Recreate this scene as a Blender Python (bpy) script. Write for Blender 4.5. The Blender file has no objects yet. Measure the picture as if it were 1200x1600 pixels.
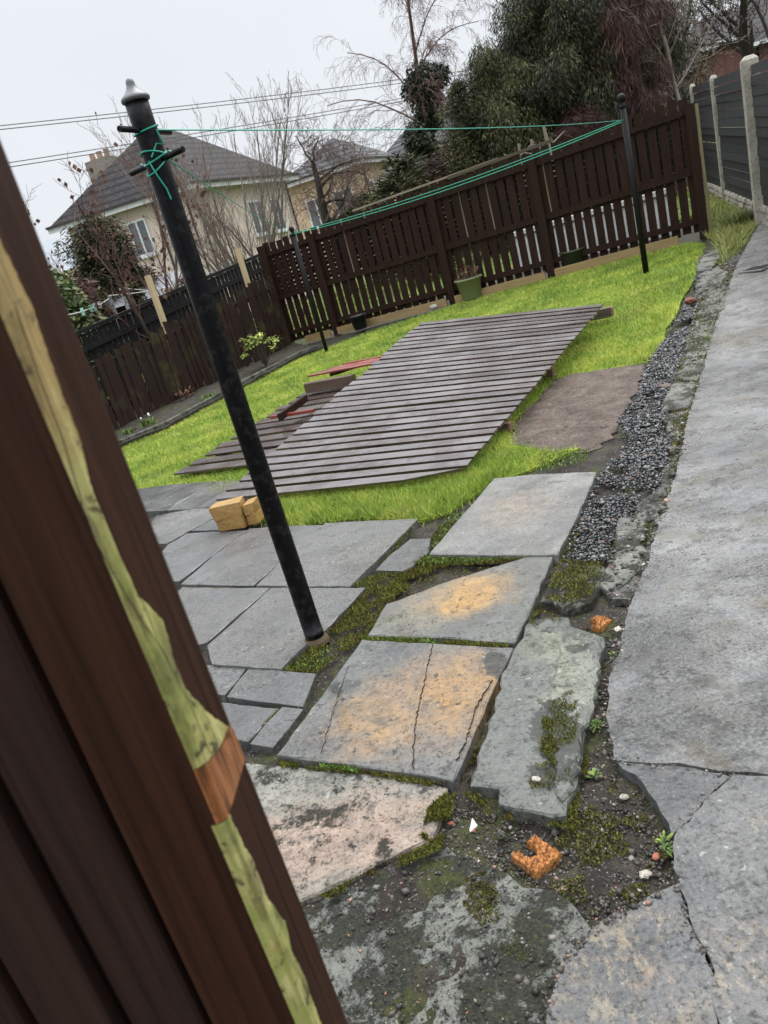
import bpy, bmesh, math, random
import numpy as np
from mathutils import Vector, Matrix
R = math.radians
scene = bpy.context.scene
COL = scene.collection
random.seed(7)
rng = np.random.default_rng(7)

# ------------------------------------------------------------------ camera
FPX, CX, CY, EYE = 1180.0, 600.0, 800.0, 1.5      # focal length and centre in 1200x1600 pixels, eye height
NAD = np.array([1540.0, 4130.0])                   # vanishing point of the verticals (straight down)
_n = NAD - [CX, CY]; _d = np.linalg.norm(_n); _n = _n / _d
_th = math.atan2(FPX, _d)                          # pitch below the horizon
_up = np.array([-_n[0]*math.cos(_th), _n[1]*math.cos(_th), math.sin(_th)])
_f = np.array([0, 0, -1.0]); _F = _f - _up*_f.dot(_up); _F /= np.linalg.norm(_F)
CM = np.stack([np.cross(_F, _up), _F, _up])        # camera -> world rotation
cam = bpy.data.cameras.new("camera"); cam_o = bpy.data.objects.new("camera", cam); COL.objects.link(cam_o)
m4 = Matrix.Identity(4)
for i in range(3):
    for j in range(3): m4[i][j] = CM[i][j]
m4.translation = (0, 0, EYE); cam_o.matrix_world = m4
cam.sensor_fit = 'VERTICAL'; cam.sensor_height = 32.0; cam.lens = FPX/1600*32
cam.clip_start = 0.05; cam.clip_end = 3000
cam.dof.use_dof = True; cam.dof.focus_distance = 4.0; cam.dof.aperture_fstop = 6.5
scene.camera = cam_o
scene.render.resolution_x, scene.render.resolution_y = 768, 1024

# ------------------------------------------------------------------ sky, sun, exposure (overcast winter day)
SUN_EL, SUN_AZ = R(58), R(35)
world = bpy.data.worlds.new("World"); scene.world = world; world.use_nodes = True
wt = world.node_tree; wt.nodes.clear()
wo = wt.nodes.new('ShaderNodeOutputWorld'); bg = wt.nodes.new('ShaderNodeBackground'); bg.inputs[1].default_value = 0.0745
sky = wt.nodes.new('ShaderNodeTexSky'); sky.sky_type = 'NISHITA'; sky.sun_disc = False
sky.sun_elevation = SUN_EL; sky.sun_rotation = SUN_AZ; sky.air_density = 1.0; sky.dust_density = 4.0
geo = wt.nodes.new('ShaderNodeTexCoord'); nz = wt.nodes.new('ShaderNodeTexNoise')
nz.inputs['Scale'].default_value = 1.6; nz.inputs['Detail'].default_value = 4
wt.links.new(geo.outputs['Generated'], nz.inputs['Vector'])
rp = wt.nodes.new('ShaderNodeValToRGB')
rp.color_ramp.elements[0].position = .3; rp.color_ramp.elements[0].color = (7.2, 7.6, 8.1, 1)
rp.color_ramp.elements[1].position = .75; rp.color_ramp.elements[1].color = (8.2, 8.5, 8.9, 1)
wt.links.new(nz.outputs['Fac'], rp.inputs['Fac'])
mx = wt.nodes.new('ShaderNodeMix'); mx.data_type = 'RGBA'; mx.inputs['Factor'].default_value = .93   # cloud cover over the clear sky
wt.links.new(sky.outputs[0], mx.inputs[6]); wt.links.new(rp.outputs[0], mx.inputs[7])
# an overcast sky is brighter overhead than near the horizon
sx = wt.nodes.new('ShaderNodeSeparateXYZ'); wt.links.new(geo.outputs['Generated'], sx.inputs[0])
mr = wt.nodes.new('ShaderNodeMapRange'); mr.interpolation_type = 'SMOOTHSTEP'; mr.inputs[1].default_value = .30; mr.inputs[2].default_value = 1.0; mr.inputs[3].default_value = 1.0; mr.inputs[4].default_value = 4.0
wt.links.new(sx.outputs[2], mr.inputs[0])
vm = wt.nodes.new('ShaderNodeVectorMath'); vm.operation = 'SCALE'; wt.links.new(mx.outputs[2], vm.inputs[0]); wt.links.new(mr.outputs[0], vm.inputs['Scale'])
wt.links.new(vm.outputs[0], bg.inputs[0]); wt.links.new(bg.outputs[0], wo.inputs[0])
sun = bpy.data.lights.new("sun", 'SUN'); sun.energy = 1.5; sun.angle = R(35); sun.color = (1, .97, .93)
sun_o = bpy.data.objects.new("sun", sun); COL.objects.link(sun_o)
sd = Vector((math.sin(SUN_AZ)*math.cos(SUN_EL), math.cos(SUN_AZ)*math.cos(SUN_EL), math.sin(SUN_EL)))
sun_o.rotation_euler = sd.to_track_quat('Z', 'Y').to_euler(); sun_o.location = (0, 0, 30)
scene.view_settings.view_transform = 'Standard'; scene.view_settings.look = 'None'
scene.view_settings.exposure = 0.58; scene.view_settings.gamma = 1.0
scene.cycles.max_bounces = 6

# ------------------------------------------------------------------ measuring helpers
def ray(x, y): return CM @ np.array([(x-CX)/FPX, -(y-CY)/FPX, -1.0])
def smooth(t):
    t = np.clip(t, 0, 1); return t*t*(3-2*t)
def terr(x, y):
    """ground height: level by the house, then rising a little away and to the right, with a hill far right"""
    t = np.clip(y-4.5, 0, 14)
    z = .021*t + .046*np.clip(x, -6, 9)*smooth(t/5)
    z = z + .16*np.clip(x-9, 0, 45)*smooth((y-13)/14)
    return z
def g(px, py, dz=0.0):
    """the ground point seen at a photo pixel"""
    r = ray(px, py); z = dz; P = None
    for _ in range(60):
        P = np.array([0, 0, EYE]) + r*((z-EYE)/r[2]); z = .5*z + .5*(float(terr(P[0], P[1])) + dz)
    return P
def at_z(px, py, z):
    r = ray(px, py); return np.array([0, 0, EYE]) + r*((z-EYE)/r[2])
def at_y(px, py, Y):
    r = ray(px, py); return np.array([0, 0, EYE]) + r*(Y/r[1])
def top_z(base, px, py):
    """height at which the upright through base is seen at a pixel"""
    r = ray(px, py); b = np.array(base[:2]); t = b.dot(r[:2])/r[:2].dot(r[:2]); return EYE + r[2]*t
def inside(poly, x, y):
    poly = np.asarray(poly)[:, :2]; c = np.zeros(len(x), bool); n = len(poly)
    for i in range(n):
        x0, y0 = poly[i]; x1, y1 = poly[(i+1) % n]
        k = ((y0 > y) != (y1 > y)) & (x < (x1-x0)*(y-y0)/((y1-y0) if abs(y1-y0) > 1e-9 else 1e-9) + x0)
        c ^= k
    return c
def G(pts, dz=0.0): return [g(x, y, dz) for x, y in pts]

# ------------------------------------------------------------------ node helpers
class Mat:
    def __init__(s, name):
        s.m = bpy.data.materials.new(name); s.m.use_nodes = True; s.t = s.m.node_tree; s.t.nodes.clear()
        s.out = s.t.nodes.new('ShaderNodeOutputMaterial'); s.b = s.t.nodes.new('ShaderNodeBsdfPrincipled')
        s.t.links.new(s.b.outputs[0], s.out.inputs[0])
        s._pos = None
    def put(s, sock, v):
        if isinstance(v, bpy.types.NodeSocket): s.t.links.new(v, sock)
        elif isinstance(v, (tuple, list)) and len(v) == 3 and sock.type == 'RGBA': sock.default_value = (*v, 1)
        else: sock.default_value = v
    @property
    def pos(s):
        if s._pos is None: s._pos = s.t.nodes.new('ShaderNodeNewGeometry').outputs['Position']
        return s._pos
    @property
    def rnd(s): return s.t.nodes.new('ShaderNodeNewGeometry').outputs['Random Per Island']
    @property
    def nrm(s): return s.t.nodes.new('ShaderNodeNewGeometry').outputs['Normal']
    def vm(s, op, a, b=None, sc=None):
        n = s.t.nodes.new('ShaderNodeVectorMath'); n.operation = op; s.put(n.inputs[0], a)
        if b is not None: s.put(n.inputs[1], b)
        if sc is not None: s.put(n.inputs['Scale'], sc)
        return n.outputs['Value'] if op in ('DOT_PRODUCT', 'LENGTH', 'DISTANCE') else n.outputs[0]
    def ma(s, op, a, b=0.0, clamp=False):
        n = s.t.nodes.new('ShaderNodeMath'); n.operation = op; n.use_clamp = clamp; s.put(n.inputs[0], a); s.put(n.inputs[1], b); return n.outputs[0]
    def noise(s, scale, detail=4, rough=.55, vec=None, dist=0.0):
        n = s.t.nodes.new('ShaderNodeTexNoise'); n.inputs['Scale'].default_value = scale; n.inputs['Detail'].default_value = detail
        n.inputs['Roughness'].default_value = rough; n.inputs['Distortion'].default_value = dist
        s.put(n.inputs['Vector'], s.pos if vec is None else vec); return n.outputs['Fac']
    def voro(s, scale, feature='F1', vec=None, out='Distance'):
        n = s.t.nodes.new('ShaderNodeTexVoronoi'); n.feature = feature; n.inputs['Scale'].default_value = scale
        s.put(n.inputs['Vector'], s.pos if vec is None else vec); return n.outputs[out]
    def ss(s, v, lo, hi):
        n = s.t.nodes.new('ShaderNodeMapRange'); n.interpolation_type = 'SMOOTHSTEP'; s.put(n.inputs[0], v)
        n.inputs[1].default_value = lo; n.inputs[2].default_value = hi; return n.outputs[0]
    def lerp(s, v, lo, hi):
        n = s.t.nodes.new('ShaderNodeMapRange'); s.put(n.inputs[0], v); n.inputs[3].default_value = lo; n.inputs[4].default_value = hi; return n.outputs[0]
    def ramp(s, f, stops):
        n = s.t.nodes.new('ShaderNodeValToRGB'); s.put(n.inputs[0], f); e = n.color_ramp.elements
        while len(e) < len(stops): e.new(.5)
        for k, (p, c) in zip(e, stops): k.position = p; k.color = (*c, 1)
        return n.outputs[0]
    def mix(s, a, b, f):
        n = s.t.nodes.new('ShaderNodeMix'); n.data_type = 'RGBA'; s.put(n.inputs['Factor'], f); s.put(n.inputs[6], a); s.put(n.inputs[7], b); return n.outputs[2]
    def stretch(s, d, along, across):
        """position squeezed along direction d: for wood grain"""
        d = Vector(d).normalized()
        u = s.vm('DOT_PRODUCT', s.pos, tuple(d)); base = s.vm('SCALE', s.pos, sc=across)
        return s.vm('ADD', base, s.vm('SCALE', tuple(d), sc=s.ma('MULTIPLY', u, along-across)))
    def done(s, col, rough=.6, bump=None, bs=.3, bd=.01, spec=.5, **k):
        s.put(s.b.inputs['Base Color'], col); s.put(s.b.inputs['Roughness'], rough); s.b.inputs['Specular IOR Level'].default_value = spec
        if bump is not None:
            n = s.t.nodes.new('ShaderNodeBump'); n.inputs['Strength'].default_value = bs; n.inputs['Distance'].default_value = bd
            s.put(n.inputs['Height'], bump); s.t.links.new(n.outputs[0], s.b.inputs['Normal'])
        for q, v in k.items(): s.put(s.b.inputs[q.replace('_', ' ')], v)
        return s.m

def wood(name, c0, c1, d=(0, 0, 1), rough=(.35, .6), spec=.5, algae=0.0, across=55, tone=.5, wet=0.0):
    s = Mat(name); v = s.stretch(d, 2.2, across); n = s.noise(1.0, 5, .6, v); big = s.noise(2.3, 3)
    c = s.ramp(n, [(.3, c0), (.7, c1)])
    isl = s.rnd; c = s.mix(c, s.mix(c0, (0.01, .008, .006), .35), s.ma('MULTIPLY', isl, tone))
    if algae: c = s.mix(c, (.10, .12, .03), s.ma('MULTIPLY', s.ss(s.noise(3.5, 5, .65), .5, .72), algae))
    if wet: return s.done(c, s.lerp(big, *rough), n, .35, .004, spec, Coat_Weight=s.ma('MULTIPLY', s.ss(s.noise(3.2, 8, .72), .42, .54), wet), Coat_Roughness=.16)
    return s.done(c, s.lerp(big, *rough), n, .35, .004, spec)

def flat(name, c, rough=.5, var=.25, scale=9, bump=.15, spec=.5, metal=0.0):
    s = Mat(name); n = s.noise(scale, 4)
    return s.done(s.mix(tuple(x*(1-var) for x in c), tuple(min(1, x*(1+var)) for x in c), n), rough, s.noise(scale*9, 3), bump, .004, spec, Metallic=metal)

def stone(name, base, stains=(), spots=.5, moss=0.0, green=.35, light=None, crack=None, rough=(.22, .55), wet=0.0):
    base = tuple(x*1.42 for x in base); light = light and tuple(x*1.2 for x in light); stains = [(*q[:4], tuple(x*1.3 for x in q[4]), *q[5:]) for q in stains]
    s = Mat(name); n = s.noise(3.2, 9, .66); f = s.noise(75, 6, .8); m = s.noise(13, 9, .75); g2 = s.noise(190, 3, .7)
    d = tuple(x*.58 for x in base); l = tuple(min(1, x*1.4) for x in base) if light is None else light
    c = s.ramp(n, [(.30, d), (.5, base), (.70, l)])
    c = s.mix(c, tuple(x*.5 for x in base), s.ma('MULTIPLY', s.ss(m, .52, .64), .8))
    for (x, y, rx, ry, colr, k, *sh) in stains:
        v = s.vm('MULTIPLY', s.vm('SUBTRACT', s.pos, (x, y, 0)), (1/rx, 1/ry, 0))
        q = s.ma('ADD', s.vm('LENGTH', v), s.ma('MULTIPLY', s.ma('SUBTRACT', s.noise(16 if sh else 7, 10, .76), .5), 2.4 if sh else 1.6))
        if sh == [2]:
            c = s.mix(c, colr, s.ma('MULTIPLY', s.ma('MULTIPLY', s.ss(q, 1.3, .3), k), s.ma('MAXIMUM', s.ss(s.noise(38, 8, .8, s.vm('MULTIPLY', s.pos, (1, .45, 1))), .50, .58), s.ma('MULTIPLY', s.ss(s.noise(9, 6, .7), .5, .62), .5)))); continue
        c = s.mix(c, s.mix(tuple(x*.72 for x in colr), tuple(min(1, x*1.15) for x in colr), s.ss(m, .62, .38)), s.ma('MULTIPLY', s.ss(q, .92 if sh else 1.15, .78 if sh else .2), k))
    c = s.mix(c, (.10, .12, .065), s.ma('MULTIPLY', s.ss(s.noise(5.3, 9, .72), .50, .66), green*.8))
    sp = s.noise(24, 6, .72, s.vm('ADD', s.pos, (3, 7, 1)))
    c = s.mix(c, (.022, .024, .02), s.ma('MULTIPLY', s.ss(sp, .585, .635), min(1, spots*1.3)))
    c = s.mix(c, (.46, .46, .41), s.ma('MULTIPLY', s.ss(f, .56, .68), .5))
    c = s.mix(c, (.02, .02, .02), s.ma('MULTIPLY', s.ss(f, .48, .38), .8)); c = s.mix(c, (.03, .03, .03), s.ma('MULTIPLY', s.ss(g2, .46, .36), .35))
    oi = s.t.nodes.new('ShaderNodeObjectInfo').outputs['Random']
    c = s.mix(c, s.mix(c, (.035, .036, .034), .5), s.ma('MULTIPLY', oi, .55))
    c = s.mix(c, (.40, .41, .37), s.ma('MULTIPLY', s.ss(s.noise(31, 4, .6, s.vm('ADD', s.pos, (9, 2, 4))), .66, .69), .6))
    c = s.mix(c, (.02, .021, .019), s.ma('MULTIPLY', s.ss(s.noise(11, 9, .8), .54, .62), spots*.75))
    h = s.ma('ADD', s.ma('MULTIPLY', m, .6), s.ma('MULTIPLY', f, .4))
    if moss:
        k = s.ss(s.ma('ADD', s.noise(6, 10, .76), s.ma('MULTIPLY', s.ma('SUBTRACT', f, .5), .35)), .585-.12*moss, .635-.12*moss)
        c = s.mix(c, s.ramp(s.noise(110, 5, .7), [(.36, (.006, .007, .005)), (.52, (.020, .021, .011)), (.66, (.065, .064, .024))]), s.ma('MULTIPLY', k, .95))
        h = s.ma('ADD', h, s.ma('MULTIPLY', s.ma('MULTIPLY', k, s.noise(110, 4, .7)), 1.1))
    wk = s.ss(s.ma('ADD', s.noise(1.5, 7, .68), s.ma('MULTIPLY', s.ma('SUBTRACT', f, .5), .3)), .40, .56)
    c = s.mix(c, s.mix(c, (.02, .02, .02), .35), s.ma('MULTIPLY', wk, wet))
    return s.done(c, s.lerp(s.noise(2.6, 6, .7), *rough), h, .8, .022, .45, Coat_Weight=s.ma('MULTIPLY', wk, wet), Coat_Roughness=.13, Coat_IOR=1.45)

M = {}
M['soil'] = None
s = Mat('wet soil'); n1 = s.noise(9, 6, .7); n2 = s.noise(45, 5, .7); n3 = s.noise(120, 3)
c = s.ramp(n1, [(.3, (.012, .010, .008)), (.5, (.034, .028, .023)), (.72, (.08, .068, .055))])
k = s.ss(s.noise(4.5, 6, .7), .47, .6)
c = s.mix(c, s.ramp(n2, [(.3, (.016, .018, .008)), (.7, (.06, .065, .018))]), k)
c = s.mix(c, (.22, .21, .185), s.ss(n3, .62, .70))
gx = s.t.nodes.new('ShaderNodeSeparateXYZ'); s.t.links.new(s.pos, gx.inputs[0])
far = s.ss(gx.outputs[1], 13.5, 17)
c = s.mix(c, s.mix((.04, .05, .022), (.08, .09, .035), s.noise(.6, 5)), far)
M['soil'] = s.done(c, s.lerp(s.noise(6, 3), .5, .9), s.ma('ADD', n1, s.ma('MULTIPLY', n2, .5)), 1.0, .03, .2)
s = Mat('bare earth'); n1 = s.noise(6, 6, .65, dist=.6); n2 = s.noise(50, 5, .7)
c = s.ramp(n1, [(.3, (.055, .040, .031)), (.5, (.115, .084, .066)), (.72, (.18, .138, .112))])
c = s.mix(c, (.022, .018, .014), s.ss(n2, .53, .66)); c = s.mix(c, (.26, .21, .17), s.ma('MULTIPLY', s.ss(n2, .44, .34), .5))
M['earth'] = s.done(c, s.lerp(s.noise(3), .45, .75), s.ma('ADD', n1, s.ma('MULTIPLY', n2, .6)), 1.0, .04, .3)
s = Mat('lawn floor'); n1 = s.noise(2.2, 5); n2 = s.noise(70, 3)
M['turf'] = s.done(s.mix(s.ramp(n1, [(.35, (.12, .19, .015)), (.62, (.24, .29, .028))]), (.05, .07, .012), s.ss(n2, .5, .75)), .8, n2, .8, .02, .2)
M['turf dull'] = flat('dull neighbouring turf', (.08, .115, .028), .85, .4, 3, .5, .15)
s = Mat('grass blades'); n1 = s.noise(2.2, 8, .7); iv = s.rnd
c = s.ramp(n1, [(.36, (.125, .215, .028)), (.5, (.255, .355, .045)), (.62, (.41, .445, .085))])
c = s.mix(c, (.20, .215, .06), s.ma('MULTIPLY', s.ss(s.noise(.9, 6, .7), .52, .64), .55)); c = s.mix(c, (.46, .42, .13), s.ss(iv, .80, 1.0)); c = s.mix(c, (.07, .15, .012), s.ss(iv, .25, 0))
M['grass'] = s.done(c, .5, spec=.25, Subsurface_Weight=0.0)
s = Mat('straw grass'); iv = s.rnd
M['straw'] = s.done(s.ramp(iv, [(.2, (.13, .19, .03)), (.6, (.30, .31, .09)), (.9, (.40, .35, .16))]), .6, spec=.25)
s = Mat('moss'); iv = s.rnd; n1 = s.noise(5, 4)
c = s.ramp(iv, [(.1, (.026, .031, .008)), (.5, (.095, .105, .018)), (.95, (.22, .21, .04))]); c = s.mix(c, (.09, .06, .02), s.ss(n1, .52, .68))
M['moss'] = s.done(c, .85, spec=.2)
s = Mat('joint weed'); iv = s.rnd
M['weedgreen'] = s.done(s.ramp(iv, [(.1, (.04, .075, .014)), (.6, (.10, .165, .03)), (.95, (.19, .26, .05))]), .55, spec=.3)
s = Mat('gravel'); iv = s.rnd
M['gravel'] = s.done(s.ramp(iv, [(.0, (.012, .012, .012)), (.5, (.040, .041, .042)), (.82, (.10, .10, .098)), (1, (.20, .20, .19))]), .32, s.noise(90), .3, .004)
s = Mat('soil crumbs'); iv = s.rnd
M['crumb'] = s.done(s.ramp(iv, [(.0, (.016, .014, .012)), (.6, (.05, .043, .034)), (.85, (.10, .09, .075)), (.93, (.20, .19, .165)), (.97, (.24, .10, .06)), (1, (.42, .40, .36))]), .6, s.noise(120), .4, .004)
# wet concrete path
s = Mat('wet concrete path'); n0 = s.noise(1.1, 9, .68); n1 = s.noise(7, 10, .76); n2 = s.noise(85, 6, .8); n3 = s.noise(230, 3, .7)
c = s.ramp(n0, [(.34, (.062, .062, .061)), (.5, (.14, .138, .133)), (.66, (.25, .242, .228))])
c = s.mix(c, (.028, .028, .027), s.ma('MULTIPLY', s.ss(n1, .515, .60), .6)); c = s.mix(c, (.022, .022, .02), s.ma('MULTIPLY', s.ss(s.noise(17, 7, .78), .56, .62), .8))
c = s.mix(c, (.36, .35, .33), s.ma('MULTIPLY', s.ss(n2, .535, .66), .5)); c = s.mix(c, (.012, .012, .012), s.ma('MULTIPLY', s.ss(n2, .50, .40), .6)); c = s.mix(c, (.015, .015, .015), s.ma('MULTIPLY', s.ss(n3, .48, .38), .5))
c = s.mix(c, (.11, .092, .055), s.ma('MULTIPLY', s.ss(s.noise(2.1, 8, .7), .52, .66), .6))
st_ = s.noise(1.0, 8, .7, s.vm('MULTIPLY', s.pos, (2.0, 3.4, 3.0)))
M['path'] = s.done(c, s.lerp(s.ss(st_, .40, .60), .12, .72), s.ma('ADD', s.ma('MULTIPLY', n1, .6), s.ma('MULTIPLY', n2, .4)), .8, .02, .5, Coat_Weight=s.ma('MULTIPLY', s.ss(st_, .47, .57), .85), Coat_Roughness=.13)
M['pathsmooth'] = stone('smoother worn concrete', (.15, .15, .15), light=(.19, .187, .18), spots=.5, green=.03, rough=(.35, .65), wet=.35)
M['pathsand'] = stone('sandy stained concrete', (.14, .14, .14), light=(.31, .27, .20), spots=.5, green=.1, rough=(.3, .6))
M['oldconc'] = stone('mossy old concrete', (.15, .153, .13), light=(.25, .25, .205), spots=.9, moss=.86, green=.3, rough=(.4, .75))
M['wet slab'] = stone('wet grey flagstone', (.122, .118, .110), light=(.175, .17, .158), spots=.12, green=.12, rough=(.10, .36), wet=1.0)
M['wet slab dark'] = stone('dark wet flagstone', (.098, .096, .092), spots=.2, green=.1, rough=(.15, .4), wet=1.0)
M['slab pale'] = stone('pale grey flagstone', (.17, .175, .165), light=(.24, .225, .195), spots=.35, green=.45, rough=(.25, .5))
M['raised'] = stone('raised mossy flagstone', (.145, .155, .15), light=(.22, .23, .195), spots=.6, moss=.15, green=.45, rough=(.28, .55))
M['edge stone'] = stone('mossy broken edging', (.095, .092, .078), light=(.19, .18, .15), spots=.7, moss=.5, green=.4, rough=(.35, .6))
M['moss stone'] = stone('moss covered block', (.12, .12, .09), spots=.6, moss=.95, green=.7)
M['brown paint'] = wood('brown painted fence wood', (.016, .0072, .0050), (.040, .0198, .0136), tone=.45, spec=.12, rough=(.55, .8))
M['black paint wood'] = wood('black stained wood', (.006, .006, .0065), (.018, .017, .018), spec=.25, rough=(.5, .8))
M['old brown'] = wood('weathered brown boards', (.016, .008, .006), (.042, .021, .016), algae=.3, spec=.2, rough=(.6, .85))
M['raw wood'] = wood('bare pale timber', (.42, .31, .17), (.60, .47, .29), tone=.15, rough=(.5, .7))
M['raw wood dull'] = wood('greyed pale timber', (.20, .165, .12), (.34, .29, .22), tone=.2, rough=(.6, .8))
M['grey slat'] = wood('charcoal horizontal slats', (.020, .020, .021), (.060, .060, .062), d=(.6, -.8, 0), rough=(.5, .75), spec=.3, tone=.7)
M['black metal'] = None
s = Mat('black painted iron'); n = s.noise(35, 4, .6); n2 = s.noise(8, 4)
M['black metal'] = s.done(s.mix((.0035, .0035, .004), (.014, .013, .013), s.ss(n, .5, .62)), s.lerp(n2, .22, .5), s.ma('ADD', n, n2), .35, .004, .15)
s = Mat('dull black pole paint'); n = s.noise(30, 4); M['pole paint'] = s.done(s.mix((.004, .004, .0045), (.016, .015, .015), n), .55, n, .4, .004, .15)
M['rope'] = flat('green plastic line', (.01, .30, .20), .4, .2, 40)
M['concrete post'] = stone('pale concrete post', (.36, .33, .27), light=(.46, .43, .36), spots=.15, green=.15, rough=(.6, .8))
M['render'] = flat('cream roughcast render', (.70, .585, .50), .9, .10, 3, .6, .2)
M['render2'] = flat('buff roughcast render', (.60, .46, .31), .9, .10, 3, .6, .2)
M['white'] = flat('white upvc', (.75, .75, .76), .4, .04)
M['pane'] = flat('window glass', (.12, .14, .16), .06, .3, 1, 0)
M['gutter'] = flat('dark gutter', (.035, .03, .03), .4)
def roofmat(name, a, b):
    s = Mat(name); sx = s.t.nodes.new('ShaderNodeSeparateXYZ'); s.t.links.new(s.pos, sx.inputs[0])
    row = s.ma('FRACT', s.ma('MULTIPLY', sx.outputs[2], 3.6)); u = s.ma('ADD', sx.outputs[0], sx.outputs[1])
    off = s.ma('FLOOR', s.ma('MULTIPLY', sx.outputs[2], 3.6)); col = s.ma('FRACT', s.ma('ADD', s.ma('MULTIPLY', u, 3.0), s.ma('MULTIPLY', off, .5)))
    c = s.mix(a, b, s.ss(s.noise(5, 6, .7), .38, .62)); c = s.mix(c, tuple(x*.28 for x in a), s.ss(row, .46, .12)); c = s.mix(c, tuple(x*.75 for x in a), s.ss(col, .1, .03))
    return s.done(c, .7, row, .6, .05, .2)
M['roof'] = roofmat('grey brown roof tiles', (.017, .0145, .0145), (.046, .040, .0395))
M['roof slate'] = roofmat('grey slate roof', (.065, .067, .072), (.12, .122, .126))
s = Mat('brick wall'); bt = s.t.nodes.new('ShaderNodeTexBrick'); bt.inputs['Scale'].default_value = 4.5; s.put(bt.inputs['Vector'], s.pos)
bt.inputs['Color1'].default_value = (.19, .075, .055, 1); bt.inputs['Color2'].default_value = (.13, .055, .045, 1); bt.inputs['Mortar'].default_value = (.22, .17, .15, 1)
M['brick'] = s.done(bt.outputs[0], .85)
M['chimney'] = stone('stained chimney render', (.27, .23, .19), light=(.36, .31, .26), spots=.3, rough=(.7, .9))
M['bark'] = flat('grey brown bark', (.09, .072, .06), .85, .4, 12, .8, .2)
M['bark dark'] = flat('dark wet bark', (.04, .032, .026), .8, .5, 12, .8, .2)
M['bark red'] = flat('reddish birch bark', (.12, .068, .05), .75, .4, 6, .6, .2)
M['twig'] = flat('fine brown twigs', (.13, .09, .075), .85, .3, 3, 0, .2)
M['twig purple'] = flat('purple brown twigs', (.15, .085, .075), .85, .3, 3, 0, .2)
M['twig pale'] = flat('pale grey twigs', (.21, .175, .145), .85, .3, 3, 0, .2)
M['dead foliage'] = None
def leafmat(name, stops, ns=1.2, amt=.6):
    s = Mat(name); c = s.ramp(s.rnd, stops); c = s.mix(c, stops[0][1], s.ma('MULTIPLY', s.ss(s.noise(ns, 4), .45, .65), amt))
    return s.done(c, .55, spec=.25)
M['conifer'] = leafmat('dark conifer sprays', [(.1, (.011, .014, .008)), (.5, (.028, .033, .014)), (.8, (.065, .068, .024)), (.97, (.15, .145, .045))])
M['conifer olive'] = leafmat('olive conifer sprays', [(.1, (.017, .021, .010)), (.5, (.05, .056, .018)), (.95, (.135, .13, .04))])
M['ivy'] = leafmat('dark ivy leaves', [(.1, (.015, .018, .012)), (.6, (.032, .038, .02)), (.95, (.06, .07, .03))])
M['laurel'] = leafmat('variegated laurel leaves', [(.1, (.03, .06, .015)), (.6, (.10, .15, .045)), (.95, (.27, .30, .13))], 2, .4)
M['dead foliage'] = leafmat('red brown hanging twigs', [(.1, (.03, .016, .013)), (.6, (.075, .036, .029)), (.95, (.14, .06, .045))], 1.0, .6)
M['shrub'] = leafmat('yellow green shrub leaves', [(.1, (.08, .13, .02)), (.5, (.26, .33, .05)), (.95, (.48, .50, .12))], 4, .3)
M['brown leaf'] = leafmat('dry brown leaves', [(.1, (.05, .022, .014)), (.6, (.13, .06, .035)), (.95, (.22, .12, .07))])
M['pot green'] = flat('glazed sage green pot', (.21, .235, .145), .3, .15, 8)
M['pot dark'] = flat('dark green plastic pot', (.04, .055, .035), .35, .2, 8)
M['pot black'] = flat('black plastic pot', (.015, .018, .018), .35)
M['white flower'] = flat('white petals', (.8, .8, .76), .5)
M['rot'] = None
s = Mat('rotten orange wood'); n = s.noise(1, 6, .7, s.stretch((.5, .85, .3), 14, 130))
M['rot'] = s.done(s.ramp(n, [(.38, (.035, .014, .007)), (.48, (.29, .105, .022)), (.62, (.55, .25, .07))]), .7, n, .8, .006)
M['shard'] = flat('white china', (.78, .77, .74), .3, .05)
M['brickbit'] = flat('red brick chip', (.30, .10, .06), .8)

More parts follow.
